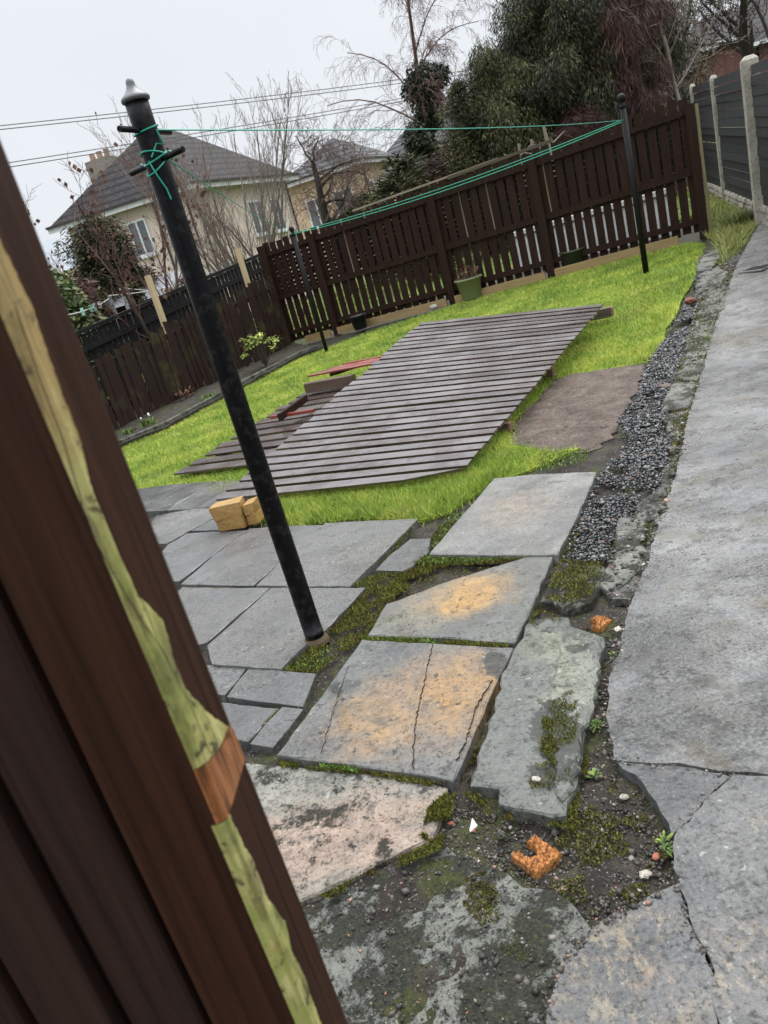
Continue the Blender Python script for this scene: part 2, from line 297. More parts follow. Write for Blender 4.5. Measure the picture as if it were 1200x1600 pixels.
# ------------------------------------------------------------------ mesh helpers
class MB:
    def __init__(s): s.v = []; s.f = []; s.mi = []
    def add(s, vs, fs, mi=0):
        o = len(s.v); s.v += [tuple(map(float, v)) for v in vs]; s.f += [tuple(i+o for i in f) for f in fs]; s.mi += [mi]*len(fs)
    def hexa(s, lo, hi, mi=0):
        """eight corners: lower ring and upper ring"""
        n = len(lo); s.add(list(lo)+list(hi), [tuple(range(n))[::-1], tuple(range(n, 2*n))] + [(i, (i+1) % n, n+(i+1) % n, n+i) for i in range(n)], mi)
    def box(s, c, size, rz=0, mi=0):
        x, y, z = [q/2 for q in size]; ca, sa = math.cos(rz), math.sin(rz); vs = []
        for dz in (-z, z):
            for dx, dy in ((-x, -y), (x, -y), (x, y), (-x, y)): vs.append((c[0]+dx*ca-dy*sa, c[1]+dx*sa+dy*ca, c[2]+dz))
        s.hexa(vs[:4], vs[4:], mi)
    def bar(s, a, b, w, h, up=(0, 0, 1), mi=0, w2=None, h2=None):
        a = Vector(a); b = Vector(b); d = (b-a).normalized(); u = Vector(up); sd = d.cross(u).normalized(); u = sd.cross(d).normalized()
        w2 = w if w2 is None else w2; h2 = h if h2 is None else h2
        q = lambda p, w, h: [p-sd*w/2-u*h/2, p+sd*w/2-u*h/2, p+sd*w/2+u*h/2, p-sd*w/2+u*h/2]
        s.hexa(q(a, w, h), q(b, w2, h2), mi)
    def tube(s, pts, rad, n=8, mi=0, cap=True):
        pts = [Vector(p) for p in pts]; k = len(pts); rad = [rad]*k if not hasattr(rad, '__len__') else rad
        d0 = (pts[1]-pts[0]).normalized(); ref = Vector((0, 0, 1)) if abs(d0.z) < .9 else Vector((1, 0, 0)); sd = d0.cross(ref).normalized(); vs = []; o = []
        for i, p in enumerate(pts):
            d = (pts[min(i+1, k-1)]-pts[max(i-1, 0)]).normalized(); sd = (sd-d*sd.dot(d)).normalized(); w = d.cross(sd)
            vs += [p+(sd*math.cos(2*math.pi*j/n)+w*math.sin(2*math.pi*j/n))*rad[i] for j in range(n)]
        fs = [(i*n+j, i*n+(j+1) % n, (i+1)*n+(j+1) % n, (i+1)*n+j) for i in range(k-1) for j in range(n)]
        if cap: fs += [tuple(range(n))[::-1], tuple(range((k-1)*n, k*n))]
        s.add(vs, fs, mi)
    def lathe(s, c, prof, n=24, mi=0):
        vs = [(c[0]+r*math.cos(2*math.pi*j/n), c[1]+r*math.sin(2*math.pi*j/n), c[2]+z) for r, z in prof for j in range(n)]
        k = len(prof); fs = [(i*n+j, i*n+(j+1) % n, (i+1)*n+(j+1) % n, (i+1)*n+j) for i in range(k-1) for j in range(n)]
        fs += [tuple(range(n))[::-1], tuple(range((k-1)*n, k*n))]; s.add(vs, fs, mi)
    def build(s, name, mats, parent=None, org=None, shade=False):
        me = bpy.data.meshes.new(name); o = bpy.data.objects.new(name, me); COL.objects.link(o)
        if parent is not None:
            p = parent; org = Vector((0, 0, 0))
            while p is not None: org += Vector(p.location); p = p.parent
            o.parent = parent
        elif org is not None: org = Vector(tuple(map(float, org))); o.location = org
        else: org = Vector((0, 0, 0))
        me.from_pydata([(v[0]-org.x, v[1]-org.y, v[2]-org.z) for v in s.v], [], s.f)
        for m in (mats if isinstance(mats, (list, tuple)) else [mats]): me.materials.append(m)
        if any(s.mi): me.polygons.foreach_set('material_index', s.mi)
        if shade: me.polygons.foreach_set('use_smooth', [True]*len(s.f))
        me.update(); return o
def tag(o, label=None, cat=None, group=None, kind=None):
    if label: o['label'] = label
    if cat: o['category'] = cat
    if group: o['group'] = group
    if kind: o['kind'] = kind
    return o
def thing(name, loc, label, cat, group=None):
    o = bpy.data.objects.new(name, None); COL.objects.link(o); o.location = tuple(map(float, loc)); o.empty_display_size = .1
    return tag(o, label, cat, group)
def tris_obj(name, V, nper, mat, parent=None, org=(0, 0, 0)):
    """V: (count, nper, 3) array, one face per row"""
    V = np.asarray(V, float) - np.asarray(org, float); k = len(V); me = bpy.data.meshes.new(name)
    me.vertices.add(k*nper); me.vertices.foreach_set('co', V.reshape(-1).astype(np.float32))
    me.loops.add(k*nper); me.loops.foreach_set('vertex_index', np.arange(k*nper, dtype=np.int32))
    me.polygons.add(k); me.polygons.foreach_set('loop_start', np.arange(0, k*nper, nper, dtype=np.int32))
    me.update(calc_edges=True); me.materials.append(mat)
    o = bpy.data.objects.new(name, me); COL.objects.link(o)
    if parent is not None: o.parent = parent
    else: o.location = tuple(map(float, org))
    return o
def vnoise(x, y, sc, seed=0):
    """cheap smooth value noise"""
    x = np.asarray(x)*sc + 37.1*seed; y = np.asarray(y)*sc - 11.7*seed
    xi, yi = np.floor(x).astype(int), np.floor(y).astype(int); fx, fy = smooth(x-xi), smooth(y-yi)
    h = lambda a, b: np.modf(np.abs(np.sin(a*127.1+b*311.7+seed*13.7)*43758.5453))[0]
    return (h(xi, yi)*(1-fx)+h(xi+1, yi)*fx)*(1-fy)+(h(xi, yi+1)*(1-fx)+h(xi+1, yi+1)*fx)*fy
def roughen(poly, step=.05, amp=.006, seed=1, close=True):
    """polygon outline with broken, slightly wandering edges"""
    r = random.Random(seed); out = []; n = len(poly)
    for i in range(n):
        a = np.array(poly[i]); b = np.array(poly[(i+1) % n]); k = max(1, int(np.linalg.norm(b-a)/step)); nr = np.array([b[1]-a[1], a[0]-b[0], 0]); nr = nr/(np.linalg.norm(nr)+1e-9)
        for j in range(k):
            p = a+(b-a)*j/k
            out.append(p + nr*r.uniform(-amp, amp)*(1 if j else .5))
    return out
def sheet(name, poly, mat, dz=.0, cell=.25, amp=0.0, nsc=6.0, skirt=.0, kind='structure', label=None, cat=None, zf=None):
    """polygon laid on the terrain, cut into a grid so that it follows it; optional skirt down its edge"""
    poly = [np.array(p, float) for p in poly]
    bm = bmesh.new(); vs = [bm.verts.new((p[0], p[1], 0)) for p in poly]; f = bm.faces.new(vs); bm.normal_update()
    if f.normal.z < 0: f.normal_flip()
    bmesh.ops.triangulate(bm, faces=bm.faces[:])
    A = np.array(poly)
    for ax in (0, 1):
        lo, hi = A[:, ax].min(), A[:, ax].max(); t = math.ceil(lo/cell)*cell
        while t < hi:
            co = [0, 0, 0]; no = [0, 0, 0]; co[ax] = t; no[ax] = 1
            bmesh.ops.bisect_plane(bm, geom=bm.verts[:]+bm.edges[:]+bm.faces[:], plane_co=co, plane_no=no); t += cell
    X = np.array([v.co.x for v in bm.verts]); Y = np.array([v.co.y for v in bm.verts])
    Z = (terr(X, Y) if zf is None else zf(X, Y)) + dz + amp*(vnoise(X, Y, nsc, 3)-.5)*2
    for v, z in zip(bm.verts, Z): v.co.z = z
    if skirt:
        e = [q for q in bm.edges if q.is_boundary]; r = bmesh.ops.extrude_edge_only(bm, edges=e)
        for v in r['geom']:
            if isinstance(v, bmesh.types.BMVert): v.co.z -= skirt
    bmesh.ops.recalc_face_normals(bm, faces=bm.faces[:])
    me = bpy.data.meshes.new(name); bm.to_mesh(me); bm.free(); me.materials.append(mat)
    me.polygons.foreach_set('use_smooth', [False]*len(me.polygons))
    o = bpy.data.objects.new(name, me); COL.objects.link(o); return tag(o, label, cat, None, kind)
def slab(name, pix, mat, label, cat='paving slab', z=0.0, th=.055, seed=1, tilt=(0, 0), amp=.006, group=None, world_pts=None, step=.06, bev=.0045, grow=0.0):
    """a flagstone: outline from its corners, broken arrises, bevelled top"""
    pts = [g(x, y, z) for x, y in pix] if world_pts is None else [np.array(p) for p in world_pts]
    c = np.mean(pts, 0); ar = sum(pts[i][0]*pts[(i+1) % len(pts)][1]-pts[(i+1) % len(pts)][0]*pts[i][1] for i in range(len(pts)))
    if ar < 0: pts = pts[::-1]
    if grow: pts = [c+(p-c)*(1+grow/max(.05, float(np.linalg.norm((p-c)[:2])))) for p in pts]
    o = roughen(pts, step, amp*.6, seed); n = len(o); r = random.Random(seed+50)
    zt = lambda p: p[2]+tilt[0]*(p[0]-c[0])+tilt[1]*(p[1]-c[1])
    inn = []
    for i in range(n):
        a = o[i-1]; b = o[(i+1) % n]; d = np.array([b[0]-a[0], b[1]-a[1]]); d /= np.linalg.norm(d)+1e-9; w = bev*r.uniform(.5, 1.7)
        inn.append((o[i][0]-d[1]*w, o[i][1]+d[0]*w, zt(o[i])+r.uniform(-.001, .001)))
    mid = [(p[0], p[1], zt(p)-bev*r.uniform(.6, 1.4)) for p in o]; bot = [(p[0]+r.uniform(-.004, .004), p[1]+r.uniform(-.004, .004), zt(p)-th) for p in o]
    bm = bmesh.new(); T = [bm.verts.new(p) for p in inn]; Md = [bm.verts.new(p) for p in mid]; B = [bm.verts.new(p) for p in bot]
    f = bm.faces.new(T); bm.faces.new(B[::-1])
    for i in range(n):
        j = (i+1) % n; bm.faces.new((T[j], T[i], Md[i], Md[j])); bm.faces.new((Md[j], Md[i], B[i], B[j]))
    bmesh.ops.triangulate(bm, faces=[q for q in bm.faces if len(q.verts) > 4])
    bmesh.ops.recalc_face_normals(bm, faces=bm.faces[:])
    org = Vector((float(c[0]), float(c[1]), float(c[2]-th)))
    for v in bm.verts: v.co -= org
    me = bpy.data.meshes.new(name); bm.to_mesh(me); bm.free(); me.materials.append(mat)
    ob = bpy.data.objects.new(name, me); COL.objects.link(ob); ob.location = org
    return tag(ob, label, cat, group)
def rocks(name, pts, sizes, mat, label, seed=3, flatten=.6):
    """many small faceted stones in one mesh (stuff)"""
    r = np.random.default_rng(seed); k = len(pts)
    base = np.array([(1, 0, 0), (-1, 0, 0), (0, 1, 0), (0, -1, 0), (0, 0, 1), (0, 0, -1), (.6, .6, .5), (-.6, .6, .4), (.6, -.6, .45), (-.6, -.6, .5)], float)[:6]
    F = np.array([(0, 2, 4), (2, 1, 4), (1, 3, 4), (3, 0, 4), (2, 0, 5), (1, 2, 5), (3, 1, 5), (0, 3, 5)])
    V = base[None]*r.uniform(.55, 1.25, (k, 6, 1)) + r.uniform(-.3, .3, (k, 6, 3)); V[:, :, 2] *= flatten; V *= np.asarray(sizes)[:, None, None]
    a = r.uniform(0, 6.28, k); ca, sa = np.cos(a), np.sin(a)
    V = np.stack([V[:, :, 0]*ca[:, None]-V[:, :, 1]*sa[:, None], V[:, :, 0]*sa[:, None]+V[:, :, 1]*ca[:, None], V[:, :, 2]], 2) + np.asarray(pts)[:, None, :]
    me = bpy.data.meshes.new(name); me.vertices.add(k*6); me.vertices.foreach_set('co', V.reshape(-1).astype(np.float32))
    I = (F[None]+(np.arange(k)*6)[:, None, None]).reshape(-1).astype(np.int32)
    me.loops.add(len(I)); me.loops.foreach_set('vertex_index', I); me.polygons.add(len(I)//3); me.polygons.foreach_set('loop_start', np.arange(0, len(I), 3, dtype=np.int32))
    me.update(calc_edges=True); me.materials.append(mat); o = bpy.data.objects.new(name, me); COL.objects.link(o); return tag(o, label, None, None, 'stuff')
def scatter(poly, n, seed=0):
    r = np.random.default_rng(seed); A = np.asarray(poly); lo, hi = A[:, :2].min(0), A[:, :2].max(0); out = []
    while sum(len(q) for q in out) < n:
        p = r.uniform(lo, hi, (n*2, 2)); out.append(p[inside(A, p[:, 0], p[:, 1])])
    return np.concatenate(out)[:n]
def blades(P, h, w, lean=.5, seed=0, zoff=0.0, zf=terr):
    """one narrow triangle per point"""
    r = np.random.default_rng(seed); k = len(P); a = r.uniform(0, 6.28, k); d = np.stack([np.cos(a), np.sin(a)], 1)
    z = zf(P[:, 0], P[:, 1])+zoff; h = h*r.uniform(.5, 1.25, k); w = w*r.uniform(.7, 1.3, k); b = r.uniform(0, 6.28, k); ln = h*lean*r.uniform(.2, 1.4, k)
    A = np.concatenate([P-d*w[:, None]/2, z[:, None]], 1); B = np.concatenate([P+d*w[:, None]/2, z[:, None]], 1)
    C = np.concatenate([P+np.stack([np.cos(b), np.sin(b)], 1)*ln[:, None], (z+h)[:, None]], 1); return np.stack([A, B, C], 1)

# ================================================================== THE SETTING
# ---- ground: one sheet to the horizon, fine where it is near
def axis(lo, hi, step, far):
    a = list(np.arange(lo, hi, step)); q = step; x = hi
    while x < far: a.append(x); q = min(q*1.35, 60); x += q
    q = step; x = lo
    while x > -far: q = min(q*1.35, 60); x -= q; a.insert(0, x)
    return np.array(a)
xs = axis(-1.6, 3.2, .022, 900); ys = axis(.7, 6.2, .022, 1200); ys = ys[ys > -60]
XX, YY = np.meshgrid(xs, ys); near = ((XX > -1.8) & (XX < 3.4) & (YY < 6.6)).astype(float)
ZZ = terr(XX, YY) - .040 + near*(.016*(vnoise(XX, YY, 9, 1)-.5) + .014*(vnoise(XX, YY, 28, 2)-.5) + .008*(vnoise(XX, YY, 60, 5)-.5)) - .02*(1-near)
nx, ny = len(xs), len(ys); idx = np.arange(nx*ny).reshape(ny, nx)
mb = bpy.data.meshes.new('ground'); mb.from_pydata(np.stack([XX, YY, ZZ], 2).reshape(-1, 3).tolist(), [], np.stack([idx[:-1, :-1], idx[:-1, 1:], idx[1:, 1:], idx[1:, :-1]], 2).reshape(-1, 4).tolist())
mb.materials.append(M['soil']); mb.polygons.foreach_set('use_smooth', [True]*len(mb.polygons)); go = bpy.data.objects.new('ground', mb); COL.objects.link(go); tag(go, kind='structure')

# ---- lawn, soil bed, bare patch, path
LAWN = G([(185, 700), (262, 668), (350, 620), (470, 557), (505, 545), (560, 522), (640, 497), (715, 472), (870, 430), (950, 408), (1070, 378), (1100, 378), (1088, 425), (1062, 470), (1035, 525), (1010, 562), (930, 574), (865, 588), (830, 628), (800, 655), (795, 690), (865, 702), (905, 694), (860, 716), (790, 742), (745, 762), (700, 795), (660, 806), (560, 803), (460, 815), (405, 806), (340, 770), (275, 752), (215, 764), (150, 770)])
lawn = sheet('lawn', roughen(LAWN, .3, .03, 4), M['turf'], -.026, .3, .012, 3, skirt=.02)
BED = G([(150, 690), (190, 664), (320, 605), (458, 538), (505, 545), (470, 557), (350, 620), (262, 668), (185, 700)])
sheet('soil_bed', BED, M['soil'], .03, .2, .02, 5, skirt=.06)
DIRT = G([(800, 655), (830, 628), (865, 588), (930, 574), (1010, 562), (1000, 605), (968, 655), (940, 692), (900, 700), (865, 702), (795, 690)])
sheet('earth_patch', roughen(DIRT, .07, .045, 6), M['earth'], -.024, .05, .012, 7, skirt=.04)
SANDC = (.30, .245, .165)
PA = G([(960, 1187), (948, 1120), (955, 1050), (975, 985), (990, 930), (1015, 870), (1030, 810), (1052, 755), (1065, 705), (1075, 650), (1092, 600), (1105, 550), (1118, 505), (1132, 462), (1148, 420), (1166, 385), (1185, 352), (1230, 335), (1420, 330), (1800, 500), (1900, 900), (1600, 1232), (1300, 1219), (1200, 1211), (1145, 1206), (1040, 1192)])
PB = G([(963, 1188), (1040, 1194), (1130, 1208), (1141, 1214), (1103, 1246), (1065, 1291), (1051, 1304), (1034, 1268), (1005, 1222)])
PC = G([(1147, 1213), (1200, 1214), (1300, 1222), (1600, 1235), (1750, 1700), (1150, 1720), (1122, 1600), (1116, 1520), (1088, 1458), (1062, 1390), (1052, 1340), (1053, 1308), (1105, 1250)])
PD = G([(1060, 1377), (1087, 1459), (1115, 1521), (1121, 1600), (1148, 1720), (840, 1740), (850, 1600), (872, 1505), (925, 1447), (1000, 1407)])
def st0(px, py, rx, ry, col, k, *sh):
    p = g(px, py); return (float(p[0]), float(p[1]), rx, ry, col, k, *sh)
M['pathsand'] = stone('sandy stained concrete', (.115, .115, .115), [st0(930, 1530, .16, .14, SANDC, .8, 2), st0(985, 1450, .14, .05, SANDC, .75, 2), st0(1000, 1520, .06, .05, (.3, .22, .16), .7, 2), st0(1060, 1580, .14, .07, SANDC, .6, 2)], spots=.5, green=.1, rough=(.3, .6), wet=.3)
M['pathsmooth'] = stone('smoother worn concrete', (.095, .095, .094), [st0(1180, 1500, .13, .10, SANDC, .75, 2), st0(1180, 1285, .03, .03, SANDC, .8, 2)], light=(.145, .142, .136), spots=.6, green=.05, rough=(.35, .65), wet=.3)
for poly, mt, sd, dzz in ((PA, M['path'], 11, 0), (PB, M['pathsmooth'], 12, -.004), (PC, M['pathsmooth'], 13, .002), (PD, M['pathsand'], 14, -.002)):
    sheet('concrete_path', roughen(poly, .03, .007, sd), mt, dzz, .1, .004, 4, skirt=.05)
VG = G([(1030, 815), (1015, 870), (985, 935), (950, 935), (940, 905), (968, 812), (1000, 788), (1030, 762), (1048, 715), (1036, 655), (1052, 592), (1072, 540), (1088, 482), (1085, 440), (1092, 402), (1124, 380), (1140, 400), (1166, 385), (1148, 420), (1132, 462), (1118, 505), (1105, 550), (1092, 600), (1075, 650), (1065, 705), (1052, 755)])
sheet('path_verge', roughen(VG, .09, .025, 31), stone('broken mossy concrete verge', (.085, .083, .072), light=(.17, .165, .145), spots=.8, moss=.7, green=.4, rough=(.4, .75)), -.012, .04, .022, 11, skirt=.03)
OC = G([(480, 1402), (560, 1368), (640, 1330), (690, 1310), (790, 1345), (890, 1400), (925, 1440), (870, 1498), (846, 1600), (836, 1740), (300, 1760), (330, 1500)])
sheet('concrete_base', roughen(OC, .05, .022, 15), M['oldconc'], -.034, .05, .006, 6, skirt=.04)
NL = [(-9, 18.4), (9.5, 13.4), (22, 16), (22, 36), (-12, 36)]
sheet('neighbour_lawn', [(x, y, 0) for x, y in NL], M['turf dull'], .0, 1.0, .05, .7)

# ================================================================== FLAGSTONES
def st(px, py, rx, ry, col, k, *sh):
    p = g(px, py); return (float(p[0]), float(p[1]), rx, ry, col, k, *sh)
ORA = (.36, .20, .062); PINK = (.235, .18, .13); PALE = (.2, .18, .14)
M['s1'] = stone('stained cracked flagstone', (.115, .115, .108), [st(660, 1100, .42, .36, PINK, .85), st(592, 1115, .19, .26, ORA, .7), st(712, 1080, .21, .36, ORA, .85), st(775, 1040, .05, .12, (.03, .03, .025), .9, 1), st(540, 1075, .07, .05, (.03, .03, .03), .8, 1)], spots=.75, green=.35, rough=(.18, .45), wet=.9)
M['s2'] = stone('ochre stained flagstone', (.12, .12, .108), [st(710, 930, .36, .27, (.30, .22, .12), .9), st(735, 930, .24, .22, (.42, .245, .08), .95)], spots=.75, moss=.0, green=.5, rough=(.2, .45), wet=.8)
M['s3'] = stone('pale weathered flagstone', (.15, .147, .135), [st(800, 800, .30, .34, (.27, .225, .175), .8)], spots=.2, green=.25, rough=(.2, .5), wet=.7)
M['s5'] = stone('pink worn flagstone', (.19, .185, .155), [st(560, 1300, .36, .25, (.32, .235, .18), .95), st(450, 1310, .25, .22, (.32, .235, .18), .9)], spots=.7, moss=.18, green=.2, rough=(.35, .65))

slab('flagstone', [(432, 1181), (560, 1196), (648, 1208), (708, 1220), (722, 1190), (760, 1100), (802, 1011), (690, 1006), (566, 1000), (500, 1090)], M['s1'], 'square flagstone with two orange rust stains and a crack down its middle', seed=21, tilt=(-.006, .004), z=.006)
slab('flagstone', [(574, 993), (700, 996), (804, 1004), (832, 945), (864, 870), (832, 868), (765, 887), (680, 915), (604, 944)], M['s2'], 'slanting flagstone with one ochre patch between the cracked slab and the pale square slab', seed=22)
slab('flagstone', [(671, 865), (770, 867), (871, 866), (905, 800), (932, 737), (850, 740), (772, 747), (715, 812)], M['s3'], 'pale pinkish grey flagstone with clean edges beside the dark gravel', seed=23, z=.012)
slab('flagstone', [(300, 1180), (402, 1192), (470, 1199), (560, 1206), (640, 1217), (700, 1229), (690, 1265), (672, 1312), (600, 1343), (550, 1370), (487, 1399), (330, 1480), (200, 1420)], M['s5'], 'pink faced flagstone with a mossy chipped corner at the foot of the gate', seed=24, z=-.018, amp=.016)
# raised, broken kerb slab: two layers side by side
RT = [(826, 969), (862, 964), (888, 964), (884, 975), (868, 1010), (856, 1055), (850, 1110), (842, 1170), (835, 1215), (828, 1272), (800, 1266), (778, 1258), (781, 1233), (735, 1228), (745, 1180), (765, 1125), (790, 1042)]
RB = [(890, 976), (944, 994), (940, 1022), (931, 1070), (925, 1110), (912, 1160), (907, 1200), (896, 1232), (884, 1276), (860, 1279), (829, 1273), (836, 1216), (843, 1171), (851, 1111), (857, 1056), (869, 1011)]
M['raised'] = stone('raised mossy flagstone', (.118, .122, .106), [st(910, 1060, .10, .34, (.215, .22, .17), .8, 1), st(880, 1130, .085, .20, (.24, .24, .19), .7, 1), st(850, 1010, .12, .14, (.16, .18, .12), .7), st(874, 1150, .10, .19, (.022, .024, .012), 1.0, 1), st(866, 1212, .09, .07, (.02, .022, .012), 1.0, 1), st(905, 1020, .05, .035, (.025, .026, .015), 1.0, 1), st(842, 972, .05, .03, (.03, .03, .015), 1.0, 1)], light=(.165, .172, .15), spots=.95, moss=.0, green=.55, rough=(.25, .55), wet=.7)
RAISED = [(826, 969), (862, 964), (888, 964), (892, 977), (944, 994), (940, 1022), (931, 1070), (925, 1110), (912, 1160), (907, 1200), (896, 1232), (884, 1272), (862, 1275), (829, 1268), (800, 1262), (778, 1255), (781, 1230), (735, 1225), (745, 1180), (765, 1125), (790, 1042)]
slab('raised_flagstone', [], M['raised'], 'long raised flagstone with a notched end and a dark moss patch beside the cracked slab', seed=25, th=.06, world_pts=[at_z(x, y, .008) for x, y in RAISED], amp=.016, step=.04, bev=.006)

RB = [(890, 978), (942, 995), (938, 1022), (929, 1070), (923, 1110), (910, 1160), (905, 1200), (894, 1230), (878, 1250), (862, 1215), (866, 1160), (856, 1110), (862, 1056), (874, 1011)]
slab('upper_layer', [], M['raised'], None, seed=26, th=.018, world_pts=[at_z(x, y, .019) for x, y in RB], amp=.016, step=.03, bev=.008)
_r, _u = [next(o for o in COL.objects if o.name == q) for q in ('raised_flagstone', 'upper_layer')]
_u.location = _u.location - _r.location; _u.parent = _r; del _u['category']

W, WD = M['wet slab'], M['wet slab dark']
for k, (pix, mt, lab) in enumerate([
    ([(333, 1036), (386, 1040), (440, 1043), (470, 1012), (506, 984), (540, 950), (569, 919), (500, 919), (424, 919), (326, 1008)], W, 'large wet flagstone that the black clothes pole stands against'),
    ([(250, 1020), (322, 1003), (420, 919), (350, 919), (286, 918), (200, 990)], W, 'wet flagstone under the gate edge left of the pole slab'),
    ([(402, 914), (470, 915), (546, 915), (600, 862), (651, 811), (580, 814), (509, 818), (455, 862)], W, 'clean wet flagstone behind the black pole and below the grass'),
    ([(284, 912), (340, 913), (396, 914), (450, 866), (505, 821), (450, 822), (390, 826), (335, 868)], WD, 'darker wet flagstone just below the timber offcuts'),
    ([(220, 905), (280, 908), (330, 868), (384, 829), (320, 832), (292, 834), (263, 851)], WD, 'small wet flagstone left of the darker slab below the offcuts'),
    ([(588, 890), (636, 891), (668, 862), (672, 842), (641, 843), (612, 866)], WD, 'narrow sliver of flagstone with moss on both long sides'),
    ([(262, 848), (293, 830), (350, 800), (365, 792), (300, 795), (244, 806), (215, 850)], W, 'wet flagstone left of the timber offcuts with a dark joint across'),
    ([(296, 829), (372, 826), (392, 812), (368, 796), (352, 802)], WD, 'wedge of wet flagstone under the timber offcuts'),
    ([(262, 797), (366, 788), (400, 772), (400, 750), (340, 752), (300, 772)], W, 'far wet flagstone in front of the low lying panel'),
    ([(200, 800), (258, 797), (335, 752), (270, 757), (215, 764), (180, 780)], WD, 'far dark flagstone at the corner of the lawn'),
    ([(357, 1088), (415, 1095), (472, 1103), (482, 1078), (491, 1053), (440, 1049), (389, 1045), (372, 1065)], WD, 'small oblong dark flagstone below the pole slab'),
    ([(280, 1040), (337, 1040), (383, 1044), (366, 1066), (350, 1085), (260, 1078)], WD, 'broken bit of slab beside the small oblong slab'),
    ([(300, 1092), (360, 1100), (433, 1108), (410, 1132), (386, 1157), (340, 1150)], WD, 'mottled dark slab with a gravelly seam, beside the gate'),
    ([(393, 1160), (426, 1166), (448, 1138), (471, 1109), (441, 1106), (416, 1132)], WD, 'smallest dark slab against the cracked stained slab'),
]):
    slab('flagstone', pix, mt, lab, grow=.007, bev=.0025, amp=.004, seed=40+k, z=[.004, .001, .003, -.002, 0, -.006, .002, -.004, 0, .002, -.006, -.009, -.012, -.008][k])
for k, (pix, mt, lab, zz) in enumerate([
    ([(842, 938), (858, 910), (876, 878), (945, 882), (940, 910), (925, 938), (885, 950)], M['moss stone'], 'moss covered block between the ochre slab and the gravel', .02),
    ([(948, 880), (958, 848), (968, 815), (1018, 798), (1012, 838), (1000, 872), (985, 905), (950, 925), (935, 915)], stone('mossy path edge', (.12, .12, .10), spots=.8, moss=.6, green=.6, rough=(.4, .7)), 'mossy slab of broken edging beside the end of the gravel', -.004),
    ([(1032, 641), (1040, 617), (1052, 598), (1086, 596), (1082, 620), (1078, 634)], M['edge stone'], 'large pale edging stone by the middle of the gravel strip', .05),
    ([(1053, 590), (1070, 566), (1100, 560), (1104, 572), (1090, 594)], M['edge stone'], 'flat greyish edging stone behind the large pale one', .03),
    ([(1070, 556), (1076, 518), (1094, 494), (1118, 499), (1112, 540), (1100, 556)], M['edge stone'], 'long edging stone with a green weed growing over it', .02),
    ([(1090, 494), (1094, 474), (1134, 464), (1132, 480), (1120, 494)], M['edge stone'], 'thin edging stone beside the red brick piece', .03),
    ([(1090, 446), (1094, 428), (1122, 416), (1138, 424), (1128, 444), (1108, 455)], M['edge stone'], 'edging stone at the far end of the lawn, under the stacked one', .04),
    ([(1088, 422), (1096, 400), (1124, 386), (1124, 402), (1112, 420)], M['edge stone'], 'stacked stone nearest the end post of the tall brown fence', .10),
    ([(1040, 668), (1046, 648), (1076, 640), (1070, 668), (1060, 690)], M['edge stone'], 'crumbled edging stone just below the large pale one', .015),
    ([(1096, 452), (1106, 460), (1140, 448), (1132, 470), (1100, 474)], M['edge stone'], 'small edging stone below the stacked pair', .03),
]):
    slab('edging_stone', pix, mt, lab, 'edging stone', z=zz*.3-.004, th=.09, seed=70+k, amp=.03, step=.07, bev=.010)

M['crack'] = flat('grit in a crack', (.045, .036, .028), .9, .5, 40, .5, .2)
# crack lines in the stained slab, as real grooves would need; a thin raised seam of grit sits in the crack
def seam(name, pix, w, mat, label, cat, dz=.011, seed=1):
    r = random.Random(seed); P = [g(x, y, dz) for x, y in pix]; mbs = MB(); pts = []
    for a, b in zip(P[:-1], P[1:]):
        k = max(2, int(np.linalg.norm(b-a)/.012))
        pts += [a+(b-a)*j/k+np.array([r.uniform(-.004, .004), r.uniform(-.004, .004), 0]) for j in range(k)]
    vs = []; 
    for i, p in enumerate(pts):
        d = pts[min(i+1, len(pts)-1)]-pts[max(0, i-1)]; d = d/np.linalg.norm(d); q = w*r.uniform(.3, 1.2)
        vs += [p+np.array([-d[1], d[0], 0])*q/2-[0, 0, .006], p+[0, 0, .0006], p-np.array([-d[1], d[0], 0])*q/2-[0, 0, .006]]
    mbs.add(vs, [f for i in range(len(pts)-1) for f in ((3*i, 3*i+1, 3*i+4, 3*i+3), (3*i+1, 3*i+2, 3*i+5, 3*i+4))])
    return mbs
s1 = next(o for o in COL.objects if o.get('label', '').startswith('square flagstone with two'))
cr = seam('crack', [(676, 1005), (668, 1040), (658, 1085), (648, 1130), (646, 1165), (645, 1208)], .0036, None, '', '')
cr.build('crack', M['crack'], s1)
cr = seam('crack', [(770, 1060), (742, 1105), (730, 1150), (712, 1190)], .0016, None, '', '', seed=4); cr.build('crack', M['crack'], s1)
cr = seam('crack', [(545, 1040), (530, 1080), (515, 1130), (500, 1180)], .0014, None, '', '', seed=6); cr.build('crack', M['crack'], s1)

# ---- gravel, crumbs, moss, weeds
GRV = G([(882, 868), (945, 876), (962, 815), (998, 792), (1028, 765), (1046, 715), (1036, 655), (1052, 592), (1072, 540), (1090, 482), (1068, 476), (1040, 528), (1012, 568), (1000, 605), (968, 655), (985, 690), (960, 720), (935, 742), (908, 805)])
P = scatter(GRV, 11000, 5); q = vnoise(P[:, 0], P[:, 1], 5, 3)*.6+vnoise(P[:, 0], P[:, 1], 16, 8)*.4; P = P[q > .35]; P = P+rng.normal(0, .018, P.shape); d = np.hypot(P[:, 0], P[:, 1])
z = terr(P[:, 0], P[:, 1]) - .022 + rng.uniform(0, .020, len(P)) + .02*(vnoise(P[:, 0], P[:, 1], 4, 7)-.5)
rocks('gravel', np.column_stack([P, z]), np.clip(np.exp(rng.normal(-4.7, .38, len(P))), .004, .02)*(.8+.05*d), M['gravel'], 'dark stone chippings in a strip between the lawn and the path', 5)
